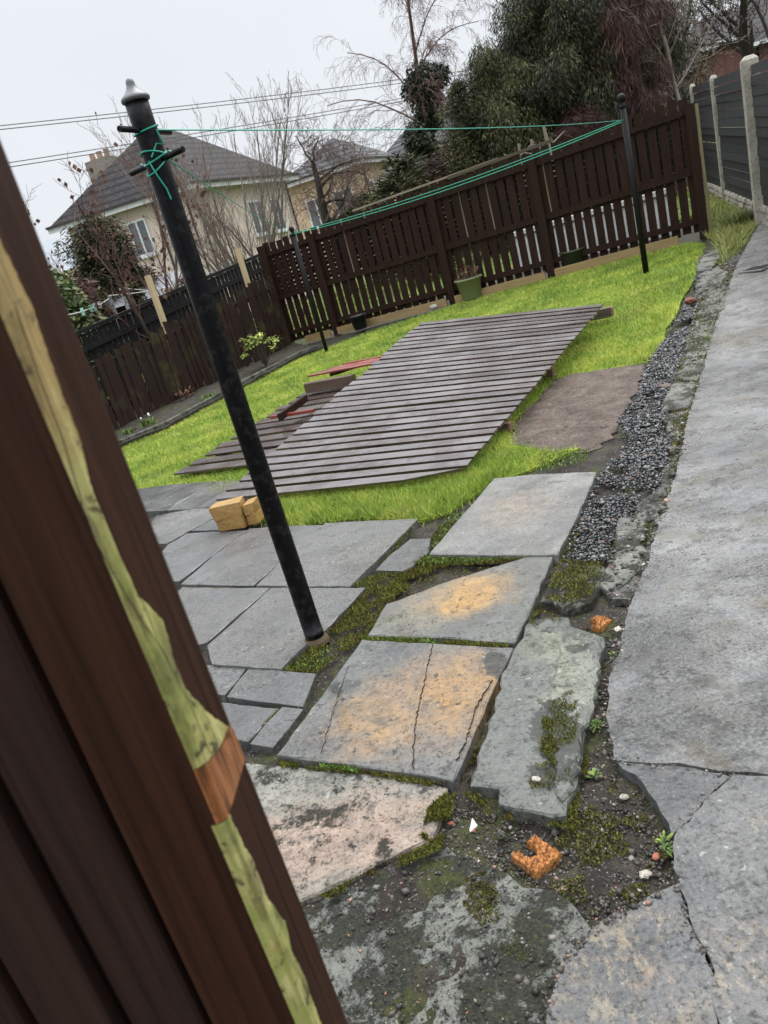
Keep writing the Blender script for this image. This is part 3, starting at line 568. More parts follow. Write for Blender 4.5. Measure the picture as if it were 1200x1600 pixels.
SOIL = G([(700, 1232), (735, 1232), (780, 1262), (880, 1280), (905, 1210), (925, 1110), (945, 1000), (940, 950), (985, 905), (1030, 815), (1052, 755), (1000, 930), (962, 1000), (945, 1060), (945, 1130), (962, 1190), (1005, 1230), (1048, 1305), (1050, 1345), (1000, 1400), (925, 1440), (890, 1400), (780, 1345), (680, 1312)])
P = scatter(SOIL, 5200, 6); z = terr(P[:, 0], P[:, 1])-.041+rng.uniform(-.002, .006, len(P))
sz = np.exp(rng.normal(-5.75, .55, len(P))); sz = np.minimum(sz, .016)
rocks('soil_crumbs', np.column_stack([P, z]), sz, M['crumb'], 'wet crumbs of soil and small stones around the raised slab', 6)
P = np.concatenate([scatter(OC, 2600, 8), scatter(G([(440, 1045), (570, 925), (690, 820), (720, 800), (672, 862), (604, 944), (566, 1000), (500, 1090)]), 700, 9), scatter(G([(402, 1192), (700, 1229), (672, 1312), (487, 1399)]), 60, 10), scatter(G([(735, 1228), (888, 964), (945, 995), (880, 1277)]), 0, 11) if False else scatter(OC, 100, 12)])
z = terr(P[:, 0], P[:, 1])-.031+rng.uniform(-.004, .003, len(P)); sz = np.minimum(np.exp(rng.normal(-6.0, .6, len(P))), .013)
rocks('soil_crumbs', np.column_stack([P, z]), sz, M['crumb'], 'dark crumbs and grit strewn over the old mossy concrete and slab joints', 7)
P = scatter(PA, 2600, 13); P = P[(np.hypot(P[:, 0], P[:, 1]) < 4.5)][:500]; z = terr(P[:, 0], P[:, 1])+.001
P2 = scatter(PC, 120, 14); P = np.concatenate([P, P2]); z = np.concatenate([z, terr(P2[:, 0], P2[:, 1])+.001]); sz = np.minimum(np.exp(rng.normal(-6.0, .55, len(P))), .012)
rocks('soil_crumbs', np.column_stack([P, z]), sz, M['crumb'], 'crumbs of dirt scattered on the concrete path', 8)
P = scatter(VG, 2600, 66); z = terr(P[:, 0], P[:, 1])+rng.uniform(-.012, .008, len(P)); rocks('soil_crumbs', np.column_stack([P, z]), np.minimum(np.exp(rng.normal(-4.9, .5, len(P))), .03), M['crumb'], 'loose bits of stone and soil along the broken edge of the path', 28)
CR = []
for pl in ([(960, 1188), (1040, 1193), (1140, 1210), (1200, 1213), (1300, 1220)], [(1142, 1214), (1103, 1247), (1052, 1305)], [(1055, 1340), (1062, 1380), (1085, 1458), (1113, 1521), (1120, 1600)], [(960, 1187), (948, 1120), (955, 1050), (975, 985), (990, 930), (1015, 870), (1052, 755), (1092, 600)], [(925, 1447), (1000, 1407), (1056, 1377)], [(850, 1600), (872, 1505), (925, 1447)]):
    Q = G(pl)
    for a_, c_ in zip(Q[:-1], Q[1:]):
        m = int(np.linalg.norm(c_-a_)*420); tt = rng.random((m, 1)); CR.append((a_+(c_-a_)*tt)[:, :2]+rng.normal(0, .009, (m, 2)))
P = np.concatenate(CR); z = terr(P[:, 0], P[:, 1])-.002; rocks('soil_crumbs', np.column_stack([P, z]), np.minimum(np.exp(rng.normal(-5.7, .5, len(P))), .011), M['crumb'], 'dark grit lying along the cracks and broken edges of the path', 18)
JO = [  # joints and patches where moss grows: pixel polygon, number of tufts, height
    ([(440, 1045), (490, 1050), (530, 1020), (566, 1000), (604, 944), (655, 905), (672, 870), (700, 832), (740, 790), (700, 800), (668, 842), (660, 862), (636, 891), (590, 893), (548, 918), (505, 985)], 15000, .011),
    ([(560, 993), (700, 998), (805, 1006), (802, 1011), (690, 1006), (566, 1000)], 3400, .016),
    ([(655, 868), (770, 870), (866, 868), (800, 876), (700, 880), (640, 905), (600, 940), (600, 920)], 4200, .016),
    ([(848, 940), (878, 880), (944, 884), (925, 938), (885, 950)], 3000, .009),
    ([(640, 905), (700, 885), (790, 880), (700, 905), (610, 940)], 800, .008),
    ([(430, 1184), (560, 1198), (645, 1210), (708, 1222), (700, 1229), (560, 1204), (402, 1192)], 1500, .012),
    ([(700, 1230), (690, 1265), (672, 1312), (655, 1300), (668, 1255)], 1500, .010),
    ([(708, 1222), (722, 1190), (802, 1011), (864, 870), (872, 872), (830, 965), (770, 1080), (736, 1190), (728, 1228)], 1600, .008),
    ([(860, 1300), (960, 1200), (1040, 1300), (1030, 1370), (920, 1430), (840, 1390)], 7000, .005),
    ([(690, 1330), (790, 1350), (850, 1410), (850, 1500), (790, 1480), (720, 1400)], 6500, .004),
    ([(940, 905), (1000, 870), (1030, 812), (1048, 765), (1000, 790), (968, 815)], 3000, .010),
    ([(1040, 760), (1062, 700), (1075, 650), (1090, 600), (1100, 560), (1080, 580), (1066, 640), (1050, 700)], 1500, .012),
    ([(1030, 815), (1048, 715), (1052, 592), (1088, 482), (1124, 400), (1148, 420), (1105, 550), (1075, 650), (1052, 755)], 9000, .016),
    ([(284, 914), (400, 916), (548, 917), (548, 921), (400, 920), (284, 920)], 1500, .007),
    ([(333, 1037), (440, 1044), (492, 1052), (472, 1106), (432, 1108), (390, 1158), (386, 1152), (430, 1104), (466, 1102), (486, 1054), (436, 1048), (333, 1042)], 1600, .007),
    ([(430, 1182), (566, 1000), (574, 1000), (440, 1184)], 900, .008),
    ([(655, 808), (590, 892), (548, 917), (540, 917), (584, 890), (648, 810)], 1500, .009),
    ([(700, 1229), (672, 1312), (600, 1343), (487, 1399), (487, 1410), (610, 1355), (690, 1320), (712, 1235)], 3800, .007),
    ([(735, 1228), (780, 1262), (880, 1278), (910, 1170), (920, 1180), (895, 1290), (770, 1275), (722, 1235)], 2600, .007),
    ([(880, 870), (800, 875), (860, 868), (905, 805), (912, 805), (890, 868)], 500, .008),
]
B = []
for k, (pix, n, h) in enumerate(JO):
    P = scatter(G(pix), n, 20+k); q = vnoise(P[:, 0], P[:, 1], 14, 4)+.35*vnoise(P[:, 0], P[:, 1], 50, 6); P = P[q > (.80 if k == 8 else .66 if k == 9 else .52)]
    B.append(blades(P, h, .006, .7, 40+k, -.036 if k in (8, 7) else -.034 if k == 9 else (.018 if k == 3 else .0 if k == 12 else -.014)))
P = np.concatenate([scatter(G([(850, 1115), (900, 1080), (908, 1120), (895, 1190), (870, 1205), (845, 1180)]), 5200, 61), scatter(G([(825, 1200), (900, 1195), (885, 1235), (830, 1240)]), 900, 62), scatter(G([(820, 965), (860, 955), (880, 975), (835, 985)]), 500, 63)]); q = vnoise(P[:, 0], P[:, 1], 18, 4)+.4*vnoise(P[:, 0], P[:, 1], 60, 6); P = P[q > .60]; B.append(blades(P, .007, .005, .7, 64, .016))
o = tris_obj('moss', np.concatenate(B), 3, M['moss']); tag(o, 'olive and rusty moss filling the joints between the flagstones', None, None, 'stuff')
LF = []
for k, (pix, n) in enumerate([([(566, 993), (680, 997), (690, 1006), (566, 1000)], 500), ([(672, 869), (770, 870), (862, 869), (770, 875), (650, 880)], 700), ([(500, 1190), (560, 1198), (560, 1205), (500, 1196)], 350), ([(580, 985), (640, 955), (600, 965)], 200), ([(440, 1045), (500, 1040), (520, 1010), (470, 1030)], 120), ([(700, 800), (740, 800), (672, 866), (655, 880)], 500), ([(840, 705), (920, 700), (915, 722), (840, 735)], 800)]):
    P = scatter(G(pix), n, 80+k); LF.append(blades(P, .011, .009, .9, 90+k, -.008))
o = tris_obj('ground_cover', np.concatenate(LF), 3, M['weedgreen']); tag(o, 'tiny bright green leaves growing in the joints and the lawn edge', None, None, 'stuff')

P = np.concatenate([scatter(DIRT, 70, 201), scatter(LAWN, 160, 202), scatter(GRV, 60, 203)]); a_ = rng.uniform(0, 6.28, len(P)); l_ = rng.uniform(.015, .045, len(P)); zz_ = terr(P[:, 0], P[:, 1])+rng.uniform(.0, .012, len(P)); dx, dy = np.cos(a_)*l_, np.sin(a_)*l_
V = np.stack([np.column_stack([P, zz_]), np.column_stack([P[:, 0]+dx*.5-dy*.25, P[:, 1]+dy*.5+dx*.25, zz_+.006]), np.column_stack([P[:, 0]+dx, P[:, 1]+dy, zz_+.002]), np.column_stack([P[:, 0]+dx*.5+dy*.25, P[:, 1]+dy*.5-dx*.25, zz_+.003])], 1)
o = tris_obj('leaf_litter', V, 4, M['brown leaf']); tag(o, 'scraps of dead leaf and straw on the earth patch, lawn and gravel', None, None, 'stuff')
# lawn blades: denser near the camera
def lawn_pts(n, seed):
    P = scatter(LAWN, n*5, seed); r = np.random.default_rng(seed); d = np.hypot(P[:, 0], P[:, 1]); w = (4.6/d)**1.35; return P[r.random(len(P)) < w][:n]
P = lawn_pts(280000, 3); P = P+rng.normal(0, .028, P.shape); d = np.hypot(P[:, 0], P[:, 1]); hh = .022+.022*vnoise(P[:, 0], P[:, 1], 3.2, 8)+.012*vnoise(P[:, 0], P[:, 1], .8, 9)
o = tris_obj('grass', blades(P, hh, (.0034*(.6+.11*d)), .95, 5, -.026), 3, M['grass']); tag(o, 'short bright green lawn grass around the fallen panel', None, None, 'stuff')
# longer tufts along the near lawn edge and round the panel
E1 = G([(400, 806), (470, 815), (560, 803), (660, 806), (700, 795), (745, 762), (790, 744), (760, 700), (715, 735), (640, 765), (420, 782), (345, 778)])
P = scatter(E1, 18000, 31); P = P+rng.normal(0, 1, P.shape)*np.where(rng.random((len(P), 1)) < .25, .07, .02); o = tris_obj('grass', blades(P, .055, .004, .95, 33, -.026), 3, M['grass']); tag(o, 'longer grass tufts between the fallen panel and the flagstones', None, None, 'stuff')
V1 = G([(1106, 372), (1100, 330), (1108, 292), (1150, 300), (1192, 338), (1180, 352), (1160, 385), (1130, 415), (1118, 395), (1120, 380)])
P = scatter(V1, 11000, 35); o = tris_obj('grass', blades(P, .11, .010, 1.2, 36, -.02), 3, M['straw']); tag(o, 'rough straw coloured grass between the fence end and the slatted fence', None, None, 'stuff')
V2 = [(-9, 17.6), (9, 12.9), (20, 15), (20, 30), (-10, 30)]
P = scatter(V2, 26000, 37); o = tris_obj('grass', blades(P, .09, .03, .7, 38, 0), 3, M['grass']); tag(o, 'neighbouring grass showing green through the fence gaps', None, None, 'stuff')

def leafy(name, loc, n, L, mat, label, cat, spread=.5, stem=0.0, seed=0, up=.5, group=None):
    """a low plant: n pointed leaves around a short stem"""
    r = random.Random(seed); b = MB(); x0, y0, z0 = loc
    for i in range(n):
        a = r.uniform(0, 6.28); e = r.uniform(.1, 1)*up; l = L*r.uniform(.6, 1.2); w = l*r.uniform(.28, .42); hz = stem*r.random()
        d = Vector((math.cos(a)*math.cos(e), math.sin(a)*math.cos(e), math.sin(e))); sdv = Vector((-math.sin(a), math.cos(a), 0)); rad = spread*L*r.random()
        p = Vector((x0+math.cos(a)*rad, y0+math.sin(a)*rad, z0+hz)); m = p+d*l*.5+Vector((0, 0, l*.12)); q = p+d*l-Vector((0, 0, l*.1))
        b.add([p, m-sdv*w/2, q, m+sdv*w/2, m-Vector((0, 0, w*.18))], [(0, 1, 4), (1, 2, 4), (2, 3, 4), (3, 0, 4)])
    o = b.build(name, mat, org=loc); return tag(o, label, cat, group)
WEEDS = [((1040, 1330), 24, .026, .5, .035, 'bright green broad leaved weed in the gap beside the broken path corner'),
         ((934, 1137), 80, .016, 1.6, .02, 'ferny green weed in the soil beside the long raised flagstone'),
         ((968, 1028), 24, .026, .9, .01, 'yellow green weed below the white pebble'),
         ((930, 1216), 12, .022, .5, .01, 'spiky pale weed between the raised slab and the path corner'),
         ((1106, 530), 40, .03, 1.2, .02, 'low green weed growing on the edging stones')]
for k, (p, n, L, sp, stm, lab) in enumerate(WEEDS):
    leafy('weed', tuple(g(*p, -.03 if k < 4 else .02)), n, L, M['weedgreen'], lab, 'weed', sp, stm, 60+k, .9)

# small loose things on the soil
def stone_chip(name, p, size, mat, label, cat, seed, flat_=.5, pts=None):
    r = random.Random(seed); bm = bmesh.new(); bmesh.ops.create_icosphere(bm, subdivisions=2, radius=size)
    for v in bm.verts:
        v.co *= 1+.22*math.sin(7*v.co.x/size+seed)*math.cos(5*v.co.y/size)+r.uniform(-.1, .1); v.co.z *= flat_; v.co.x *= 1.3
    me = bpy.data.meshes.new(name); bm.to_mesh(me); bm.free(); me.materials.append(mat); o = bpy.data.objects.new(name, me); COL.objects.link(o)
    o.location = tuple(map(float, p)); o.rotation_euler = (r.uniform(-.2, .2), r.uniform(-.2, .2), r.uniform(0, 6)); return tag(o, label, cat)
stone_chip('pebble', g(966, 983, -.018), .014, M['concrete post'], 'white pebble on the soil near the far rotten stump', 'pebble', 1)
stone_chip('pebble', g(838, 1217, .020), .010, M['concrete post'], 'cream pebble lying on the moss of the raised flagstone', 'pebble', 2)
stone_chip('brick_chip', g(704, 1286, -.033), .007, M['brickbit'], 'larger red brick chip left of the white china shard', 'brick chip', 3)
stone_chip('brick_chip', g(740, 1296, -.033), .007, M['brickbit'], 'red brick chip touching the white china shard', 'brick chip', 4)
stone_chip('brick_chip', g(1025, 1338, -.028), .009, M['brickbit'], 'red brick chip beside the broad leaved weed', 'brick chip', 5)
stone_chip('brick_piece', g(1078, 470, -.01), .05, flat('dark red brick', (.17, .06, .04), .8), 'broken red brick at the edge of the lawn and gravel', 'brick', 6, .7)
stone_chip('brick_piece', g(1040, 604, -.01), .04, flat('brown stained stone', (.10, .07, .05), .7), 'brownish stone between the gravel and the large edging stone', 'stone', 8, .6)
stone_chip('pebble', g(1008, 1366, -.026), .013, M['concrete post'], 'buff stone on the soil below the broad leaved weed', 'pebble', 9)
stone_chip('pebble', g(975, 1245, -.028), .010, M['concrete post'], 'buff stone on the bare soil beside the path corner', 'pebble', 10)
stone_chip('pebble', g(783, 1304, -.024), .014, M['edge stone'], 'grey green stone near the notched end of the raised slab', 'pebble', 11)
p = g(738, 1289, -.022); b = MB(); b.add([p+[-.012, -.009, -.009], p+[.012, -.006, .003], p+[.005, .019, .006], p+[-.011, -.011, -.012], p+[.0135, -.008, 0], p+[.006, .017, .002]], [(0, 1, 2), (5, 4, 3), (0, 3, 4, 1), (1, 4, 5, 2), (2, 5, 3, 0)])
tag(b.build('china_shard', M['shard'], org=p), 'triangular white china shard on the soil', 'shard')

# rotten post stumps sunk in the ground
def stump(pc, size, rot, h, label, seed, hollow):
    """what is left of a square post: a low fibrous surface broken down into a dark hollow"""
    r = random.Random(seed); c = g(*pc, -.030); t = thing('rotten_stump', c-np.array([0, 0, .03]), label, 'stump'); n = 34; ca, sa = math.cos(rot), math.sin(rot); vs = []; fs = []; fib = MB()
    for i in range(n+1):
        for j in range(n+1):
            u, v = i/n-.5, j/n-.5; edge = max(abs(u), abs(v)) > .49; k = float(vnoise(u*26, v*5, 1, seed))*.6+float(vnoise(u*60, v*14, 1, seed+2))*.4
            z = h*(.4+1.2*k)+.003*r.uniform(-1, 1); hh = hollow(u+.05*(k-.5), v+.08*(k-.5))
            if hh: z = -.018+.006*k
            if edge: z = -.022
            x, y = u*size*(1+.05*(k-.5)), v*size*(1+.10*(k-.5)); vs.append((c[0]+x*ca-y*sa, c[1]+x*sa+y*ca, c[2]+z))
    fs = [(i*(n+1)+j, (i+1)*(n+1)+j, (i+1)*(n+1)+j+1, i*(n+1)+j+1) for i in range(n) for j in range(n)]
    fib.add(vs, fs); fib.build('wood_fibres', M['rot'], t)
    core = MB(); hv = [((i+.5)/n-.5, (j+.5)/n-.5) for i in range(n) for j in range(n) if hollow((i+.5)/n-.5, (j+.5)/n-.5)]
    cu, cv = np.mean(hv, 0); ring = []
    for q in range(14):
        a = 6.283*q/14; d = .02
        while d < .5 and hollow(cu+math.cos(a)*d, cv+math.sin(a)*d) and max(abs(cu+math.cos(a)*d), abs(cv+math.sin(a)*d)) < .5: d += .02
        x, y = (cu+math.cos(a)*d)*size, (cv+math.sin(a)*d)*size; ring.append((c[0]+x*ca-y*sa, c[1]+x*sa+y*ca))
    core.hexa([(*p, c[2]-.03) for p in ring], [(*p, c[2]-.009+r.uniform(-.003, .003)) for p in ring]); core.build('rotted_core', M['soil'], t); return t
stump((838, 1338), .096, .50, .008, 'splintered orange post stump with a dark hollow, below the notched slab', 3, lambda u, v: ((u+.04)/.19)**2+((v-.28)/.30)**2 < 1)
stump((935, 974), .078, .5, .008, 'smaller orange rotten stump in a mossy hole at the top of the raised flagstone', 5, lambda u, v: ((u+.25)/.30)**2+((v-.25)/.28)**2 < 1)

# ================================================================== FALLEN PANELS, BEARERS, OFFCUTS
def lying_panel(name, A, Bp, C, D, n, label, th=.018, seed=1, jl=.03, chamfer=False, fill=.68, rails=(.12, .5, .88), mat=None, skip=()):
    """slats laid from the near edge A-B to the far edge D-C, over rails"""
    r = random.Random(seed); A, Bp, C, D = [Vector(tuple(map(float, q))) for q in (A, Bp, C, D)]
    t = thing(name, (A+Bp+C+D)/4-Vector((0, 0, .08)), label, 'fence panel'); sl = MB(); nr = (Bp-A).cross(D-A).normalized()
    for i in range(n):
        if i in skip: continue
        s0, s1_ = (i+.08)/n, (i+.08+fill)/n; l0, l1 = A.lerp(D, s0), A.lerp(D, s1_); r0, r1 = Bp.lerp(C, s0), Bp.lerp(C, s1_); ex = (r0-l0).normalized()
        j = ex*r.uniform(-jl, jl); dzv = nr*r.uniform(-.003, .003); k = ex*r.uniform(-.005, .005)
        l0, l1, r0, r1 = l0+j+dzv, l1+j+dzv, r0+k+dzv, r1+k+dzv
        segs = 5; P0 = [l0.lerp(r0, q/segs)+nr*r.uniform(-.002, .002) for q in range(segs+1)]; P1 = [l1.lerp(r1, q/segs)+nr*r.uniform(-.002, .002) for q in range(segs+1)]
        if chamfer and i == 0: P0[-1] = l0.lerp(r0, .80)+(l1-l0)*.0; P0[-2] = l0.lerp(r0, .70); P1[-1] = l1.lerp(r1, .99)
        vs = []
        for q in range(segs+1): vs += [P0[q], P1[q], P1[q]-nr*th, P0[q]-nr*th]
        fs = [(4*q+a, 4*q+(a+1) % 4, 4*q+4+(a+1) % 4, 4*q+4+a) for q in range(segs) for a in range(4)]; fs += [(3, 2, 1, 0), (4*segs, 4*segs+1, 4*segs+2, 4*segs+3)]
        sl.add(vs, fs)
    sl.build('slats', mat or M['lying wood'], t)
    for q in rails:
        rb = MB(); a = A.lerp(Bp, q).lerp(D.lerp(C, q), .035)-nr*(th+.018); b = A.lerp(Bp, q).lerp(D.lerp(C, q), .97)-nr*(th+.018); rb.bar(a, b, .06, .034, nr); rb.build('rail', M['brown paint'], t)
    return t
A_, B_, C_, D_ = g(338, 781, .055), g(716, 742, .05), g(944, 474, .23), g(658, 503, .40)
pdir = tuple(B_-A_)
M['lying wood'] = wood('wet dark slats', (.032, .018, .0155), (.105, .074, .066), d=pdir, rough=(.13, .4), spec=1.0, across=60, tone=.6, wet=.8)
M['red wood'] = wood('red stained slats', (.15, .03, .02), (.30, .075, .05), d=pdir, rough=(.2, .45), across=40)
lying_panel('fallen_fence_panel', A_, B_, C_, D_, 30, 'large brown slatted fence panel lying flat across the lawn', seed=3, chamfer=True)
a2, d2 = g(269, 742, .05), g(492, 603, .08); u2 = np.array(pdir)
lying_panel('fallen_fence_panel', a2, a2+u2*.75, d2+u2*.75, d2, 12, 'lower brown slatted panel sticking out from under the large one', seed=5, jl=.025)
# red stained slats propped on the lower panel
a3 = g(478, 588, .26); d3 = g(545, 566, .26)
lying_panel('red_slat_panel', a3, a3+u2*.5, d3+u2*.5, d3, 6, 'short red stained slats propped beside the large fallen panel', seed=6, jl=.02, mat=M['red wood'], rails=(.3,), fill=.9)
tb = MB(); p0, p1 = at_z(480, 609, g(480, 609)[2]+.14), None; p0 = g(480, 606, .16); tb.bar(p0, p0+u2/np.linalg.norm(u2)*.62, .11, .11)
tag(tb.build('timber_block', wood('wet post end', (.06, .035, .025), (.14, .09, .065), d=pdir, rough=(.2, .5)), org=p0), 'square post end lying in front of the red slats', 'timber')
tb = MB(); p0 = g(437, 652, .15); p1 = g(478, 622, .17); tb.bar(p0, p1, .045, .07); tag(tb.build('loose_batten', M['brown paint'], org=p0), 'dark batten lying lengthwise on the lower panel', 'batten')
tb = MB(); p0 = g(424, 652, .14); tb.bar(p0, p0+u2/np.linalg.norm(u2)*.52, .05, .03); tag(tb.build('loose_batten', M['red wood'], org=p0), 'short red batten lying across the lower panel', 'batten')
# bearers under the big panel
M['bearer'] = wood('rough bearer post', (.045, .03, .022), (.12, .085, .06), d=pdir, algae=.4, rough=(.5, .8)); M['post end'] = flat('rotting post end grain', (.20, .11, .06), .85, .5, 40, .6)
for (ex, ey, s, dz, lab, nn) in ((958, 486, .095, .085, 'bearer post under the far edge of the fallen panel, its rotten end showing', 0), (866, 579, .085, .05, 'bearer post under the middle of the fallen panel', 1), (799, 666, .066, .016, 'short bearer post by the bare earth under the near part of the panel', 2)):
    e = g(ex, ey, dz); dd = -np.array(pdir)/np.linalg.norm(pdir); dd[2] = 0; f2 = e+dd*1.3; f2[2] = terr(f2[0], f2[1])+dz
    t = thing('bearer_post', (e+f2)/2-np.array([0, 0, dz]), lab, 'post'); b = MB(); b.bar(e+dd*.012, f2, s, s); b.build('shaft', M['bearer'], t)
    b = MB(); b.bar(e, e+dd*.012, s*.86, s*.84, w2=s*.98, h2=s*.98); b.build('cut_end', M['post end'], t)
# timber offcuts by the pole
M['offcut'] = wood('yellow softwood offcut', (.24, .13, .035), (.42, .26, .085), d=(1, .2, 0), rough=(.35, .6), tone=.25, across=90)
def offcut(c, size, rz, label, seed):
    r = random.Random(seed); bm = bmesh.new(); bmesh.ops.create_cube(bm, size=1)
    for v in bm.verts: v.co = Vector((v.co.x*size[0], v.co.y*size[1], v.co.z*size[2]))+Vector([r.uniform(-.008, .008) for _ in range(3)])
    bmesh.ops.bevel(bm, geom=bm.edges[:], offset=.0028, segments=2, affect='EDGES')
    me = bpy.data.meshes.new('timber_offcut'); bm.to_mesh(me); bm.free(); me.materials.append(M['offcut']); o = bpy.data.objects.new('timber_offcut', me); COL.objects.link(o)
    o.location = tuple(map(float, c)); o.rotation_euler = (0, 0, rz); return tag(o, label, 'offcut')
q = g(368, 826, .0); RZ = math.atan2(pdir[1], pdir[0])+.25
offcut(q+[.0, .06, .045], (.19, .15, .088), RZ, 'lower yellow timber offcut on the wet flagstones', 1)
offcut(q+[-.01, .06, .134], (.21, .16, .088), RZ+.12, 'upper yellow timber offcut stacked beside the black pole', 2)
offcut(q+[.15, .03, .035], (.075, .12, .068), RZ-.1, 'small yellow end block right of the stacked offcuts', 3)
offcut(q+[.145, .045, .108], (.07, .13, .072), RZ+.05, 'small yellow block on top of the right hand end block', 4)

# ================================================================== CLOTHES POLES AND LINE
def dirto(a, b): return (Vector(b)-Vector(a)).normalized()
pb = g(495, 1003, -.02); pt = top_z(pb, 214, 150)
t = thing('clothes_pole', pb, 'tall black iron clothes pole on the patio with two crossbars and green line', 'clothes pole')
b = MB(); n = 26; prof = [(.043, 0), (.043, .05), (.0425, .06)] + [(.0425-.001*k/n+.0003*random.uniform(-1, 1), .06+(pt-.004-pb[2]-.06)*k/n) for k in range(n+1)]; b.lathe(pb, prof, 28); b.build('shaft', M['black metal'], t, shade=True)
b = MB(); zt = pt-.006-pb[2]; b.lathe((pb[0], pb[1], pb[2]+zt), [(.040, -.012), (.049, -.009), (.051, -.003), (.049, .003), (.040, .011), (.030, .019), (.021, .030), (.0155, .041), (.0155, .048), (.0125, .058), (.005, .064)], 28)
b.build('finial', flat('grey weathered iron', (.10, .105, .11), .4, .3, 30), t, shade=True)
BARS = []
for (x0, y0, x1, y1, xc, yc) in ((181, 201, 272, 207, 228, 204), (206, 273, 297, 230, 251, 251)):
    zc = top_z(pb, xc, yc); a = at_z(x0, y0, zc); c2 = at_z(x1, y1, zc); u = np.array([c2[0]-a[0], c2[1]-a[1], 0]); L = .30; u /= np.linalg.norm(u)
    # keep the bar passing through the pole axis
    pa = np.array([pb[0], pb[1], zc]); b = MB(); b.tube([pa-u*L*.5, pa+u*L*.5], .0102, 10); b.build('crossbar', M['black metal'], t); BARS.append((pa-u*L*.5, pa+u*L*.5, pa))
b = MB(); b.lathe((pb[0], pb[1], pb[2]), [(.060, 0), (.056, .015), (.044, .03), (.0405, .035)], 20); b.build('ground_collar', flat('rust and moss at pole foot', (.07, .05, .025), .9, .5, 20), t)
def small_pole(base, ztop, r, label, seed):
    t = thing('clothes_pole', base, label, 'clothes pole'); h = ztop-base[2]
    b = MB(); b.lathe(base, [(r, 0), (r, h-.15)], 14); b.build('shaft', M['pole paint'], t, shade=True)
    b = MB(); k = r*1.45; b.lathe((base[0], base[1], base[2]+h-.17), [(r*1.12, 0), (r*1.18, .02), (r*1.05, .035), (r*.8, .05), (r*.75, .06)]+[(k*math.cos(a), .06+k+k*math.sin(a)) for a in np.linspace(-.9, 1.5, 8)], 14); b.build('ball_finial', M['pole paint'], t, shade=True)
    return t
f1 = g(1010, 428, -.03); z1 = top_z(f1, 971, 145); small_pole(f1, z1, .037, 'black ball topped clothes pole on the lawn in front of the tall fence', 1)
f2 = g(511, 551, -.03); z2 = top_z(f2, 451, 352); small_pole(f2, z2, .030, 'slimmer dark clothes pole in the lawn corner by the low fence', 2)
rope = MB(); axis_p = lambda z: Vector((pb[0], pb[1], z))
def sagline(a, b, sag, n=24): a, b = Vector(tuple(map(float, a))), Vector(tuple(map(float, b))); return [a.lerp(b, k/n)-Vector((0, 0, sag*4*(k/n)*(1-k/n))) for k in range(n+1)]
zA = BARS[1][2][2]; zB = BARS[0][2][2]; e1 = Vector((f1[0], f1[1], z1-.30)); e2 = Vector((f2[0], f2[1], z2-.14))
rope.tube(sagline(axis_p(zA+.10)+Vector((.035, .02, 0)), e1, .035, 30), .0032, 5)
rope.tube(sagline(axis_p(zA+.0)+Vector((.04, .02, 0)), e2, .04, 30), .0028, 5)
rope.tube(sagline(e2, e1+Vector((0, 0, -.01)), .10, 30), .0062, 5)
rope.tube(sagline(e2+Vector((0, 0, .02)), e1+Vector((0, 0, .01)), .08, 30), .0050, 5)
def loop(z, tilt, r=.045, ph=0, k=1.0):
    return [axis_p(z)+Vector((r*math.cos(a+ph), r*math.sin(a+ph), tilt*math.sin(a+ph+.8))) for a in np.linspace(0, 6.283*k, 22)]
for z_, ti, ph in ((zA+.01, .018, 0), (zA-.012, .03, 1), (zA+.02, -.015, 2), (zB, .01, 0)): rope.tube(loop(z_, ti, .0455, ph), .0030, 6)
for q in (BARS[1][0], BARS[1][1]):
    m = Vector(q).lerp(Vector(BARS[1][2]), .45); rope.tube([m+Vector((0, 0, .014)), m+Vector((.012, -.01, 0)), m-Vector((0, 0, .014)), m+Vector((-.012, .01, 0)), m+Vector((0, 0, .014))], .0031, 6)
cd = Vector((-pb[0], -pb[1], 0)).normalized(); sd_ = Vector((-cd.y, cd.x, 0))
rope.tube([axis_p(zB-.01)+cd*.03-sd_*(-.035), axis_p(zB-.06)+cd*.025+sd_*(.045), axis_p(zA+.05)+cd*.035+sd_*.02, axis_p(zA+.01)+cd*.047-sd_*.01], .0031, 6)
rope.tube([axis_p(zA)+cd*.047-sd_*.025, axis_p(zA-.05)+cd*.05-sd_*.012, axis_p(zA-.10)+cd*.047+sd_*.005, axis_p(zA-.135)+cd*.045+sd_*.008], .0031, 6)
tag(rope.build('clothes_line', M['rope'], org=axis_p(zA)), 'green plastic clothes line knotted on the tall pole and strung to the two far poles', 'clothes line')

# ================================================================== BACK FENCE
bp = [g(x, y) for x, y in ((456, 538), (562, 500), (717, 466), (877, 418), (1101, 367))]
L0, L1 = np.array(bp[0]), np.array(bp[-1]); fd = L1-L0; fd[2] = 0; flen = np.linalg.norm(fd); fd /= flen; fn = np.array([fd[1], -fd[0], 0])   # fn faces the camera
tpos = [float((p-L0)[:2].dot(fd[:2])) for p in bp]
zgr = lambda t: float(terr(*(L0+fd*t)[:2])); zt0 = top_z(L0, 408, 383); zt1 = top_z(L1, 1078, 150)
ztop = lambda t: zt0+(zt1-zt0)*t/flen       # height of the picket tops
P3 = lambda t, off, z: np.array([*(L0+fd*t+fn*off)[:2], z])
t = thing('tall_picket_fence', P3(flen/2, 0, zgr(flen/2)), 'tall dark brown hit and miss picket fence along the back of the lawn', 'fence'); r = random.Random(11)
for i, tp in enumerate(tpos):
    b = MB(); zt_ = ztop(tp)-(.10 if i else .02); p = P3(tp, .045, zgr(tp)-.05); b.bar(p, (p[0], p[1], zt_), .125 if i else .15, .10, tuple(fn)); b.build('post', M['brown paint'], t)
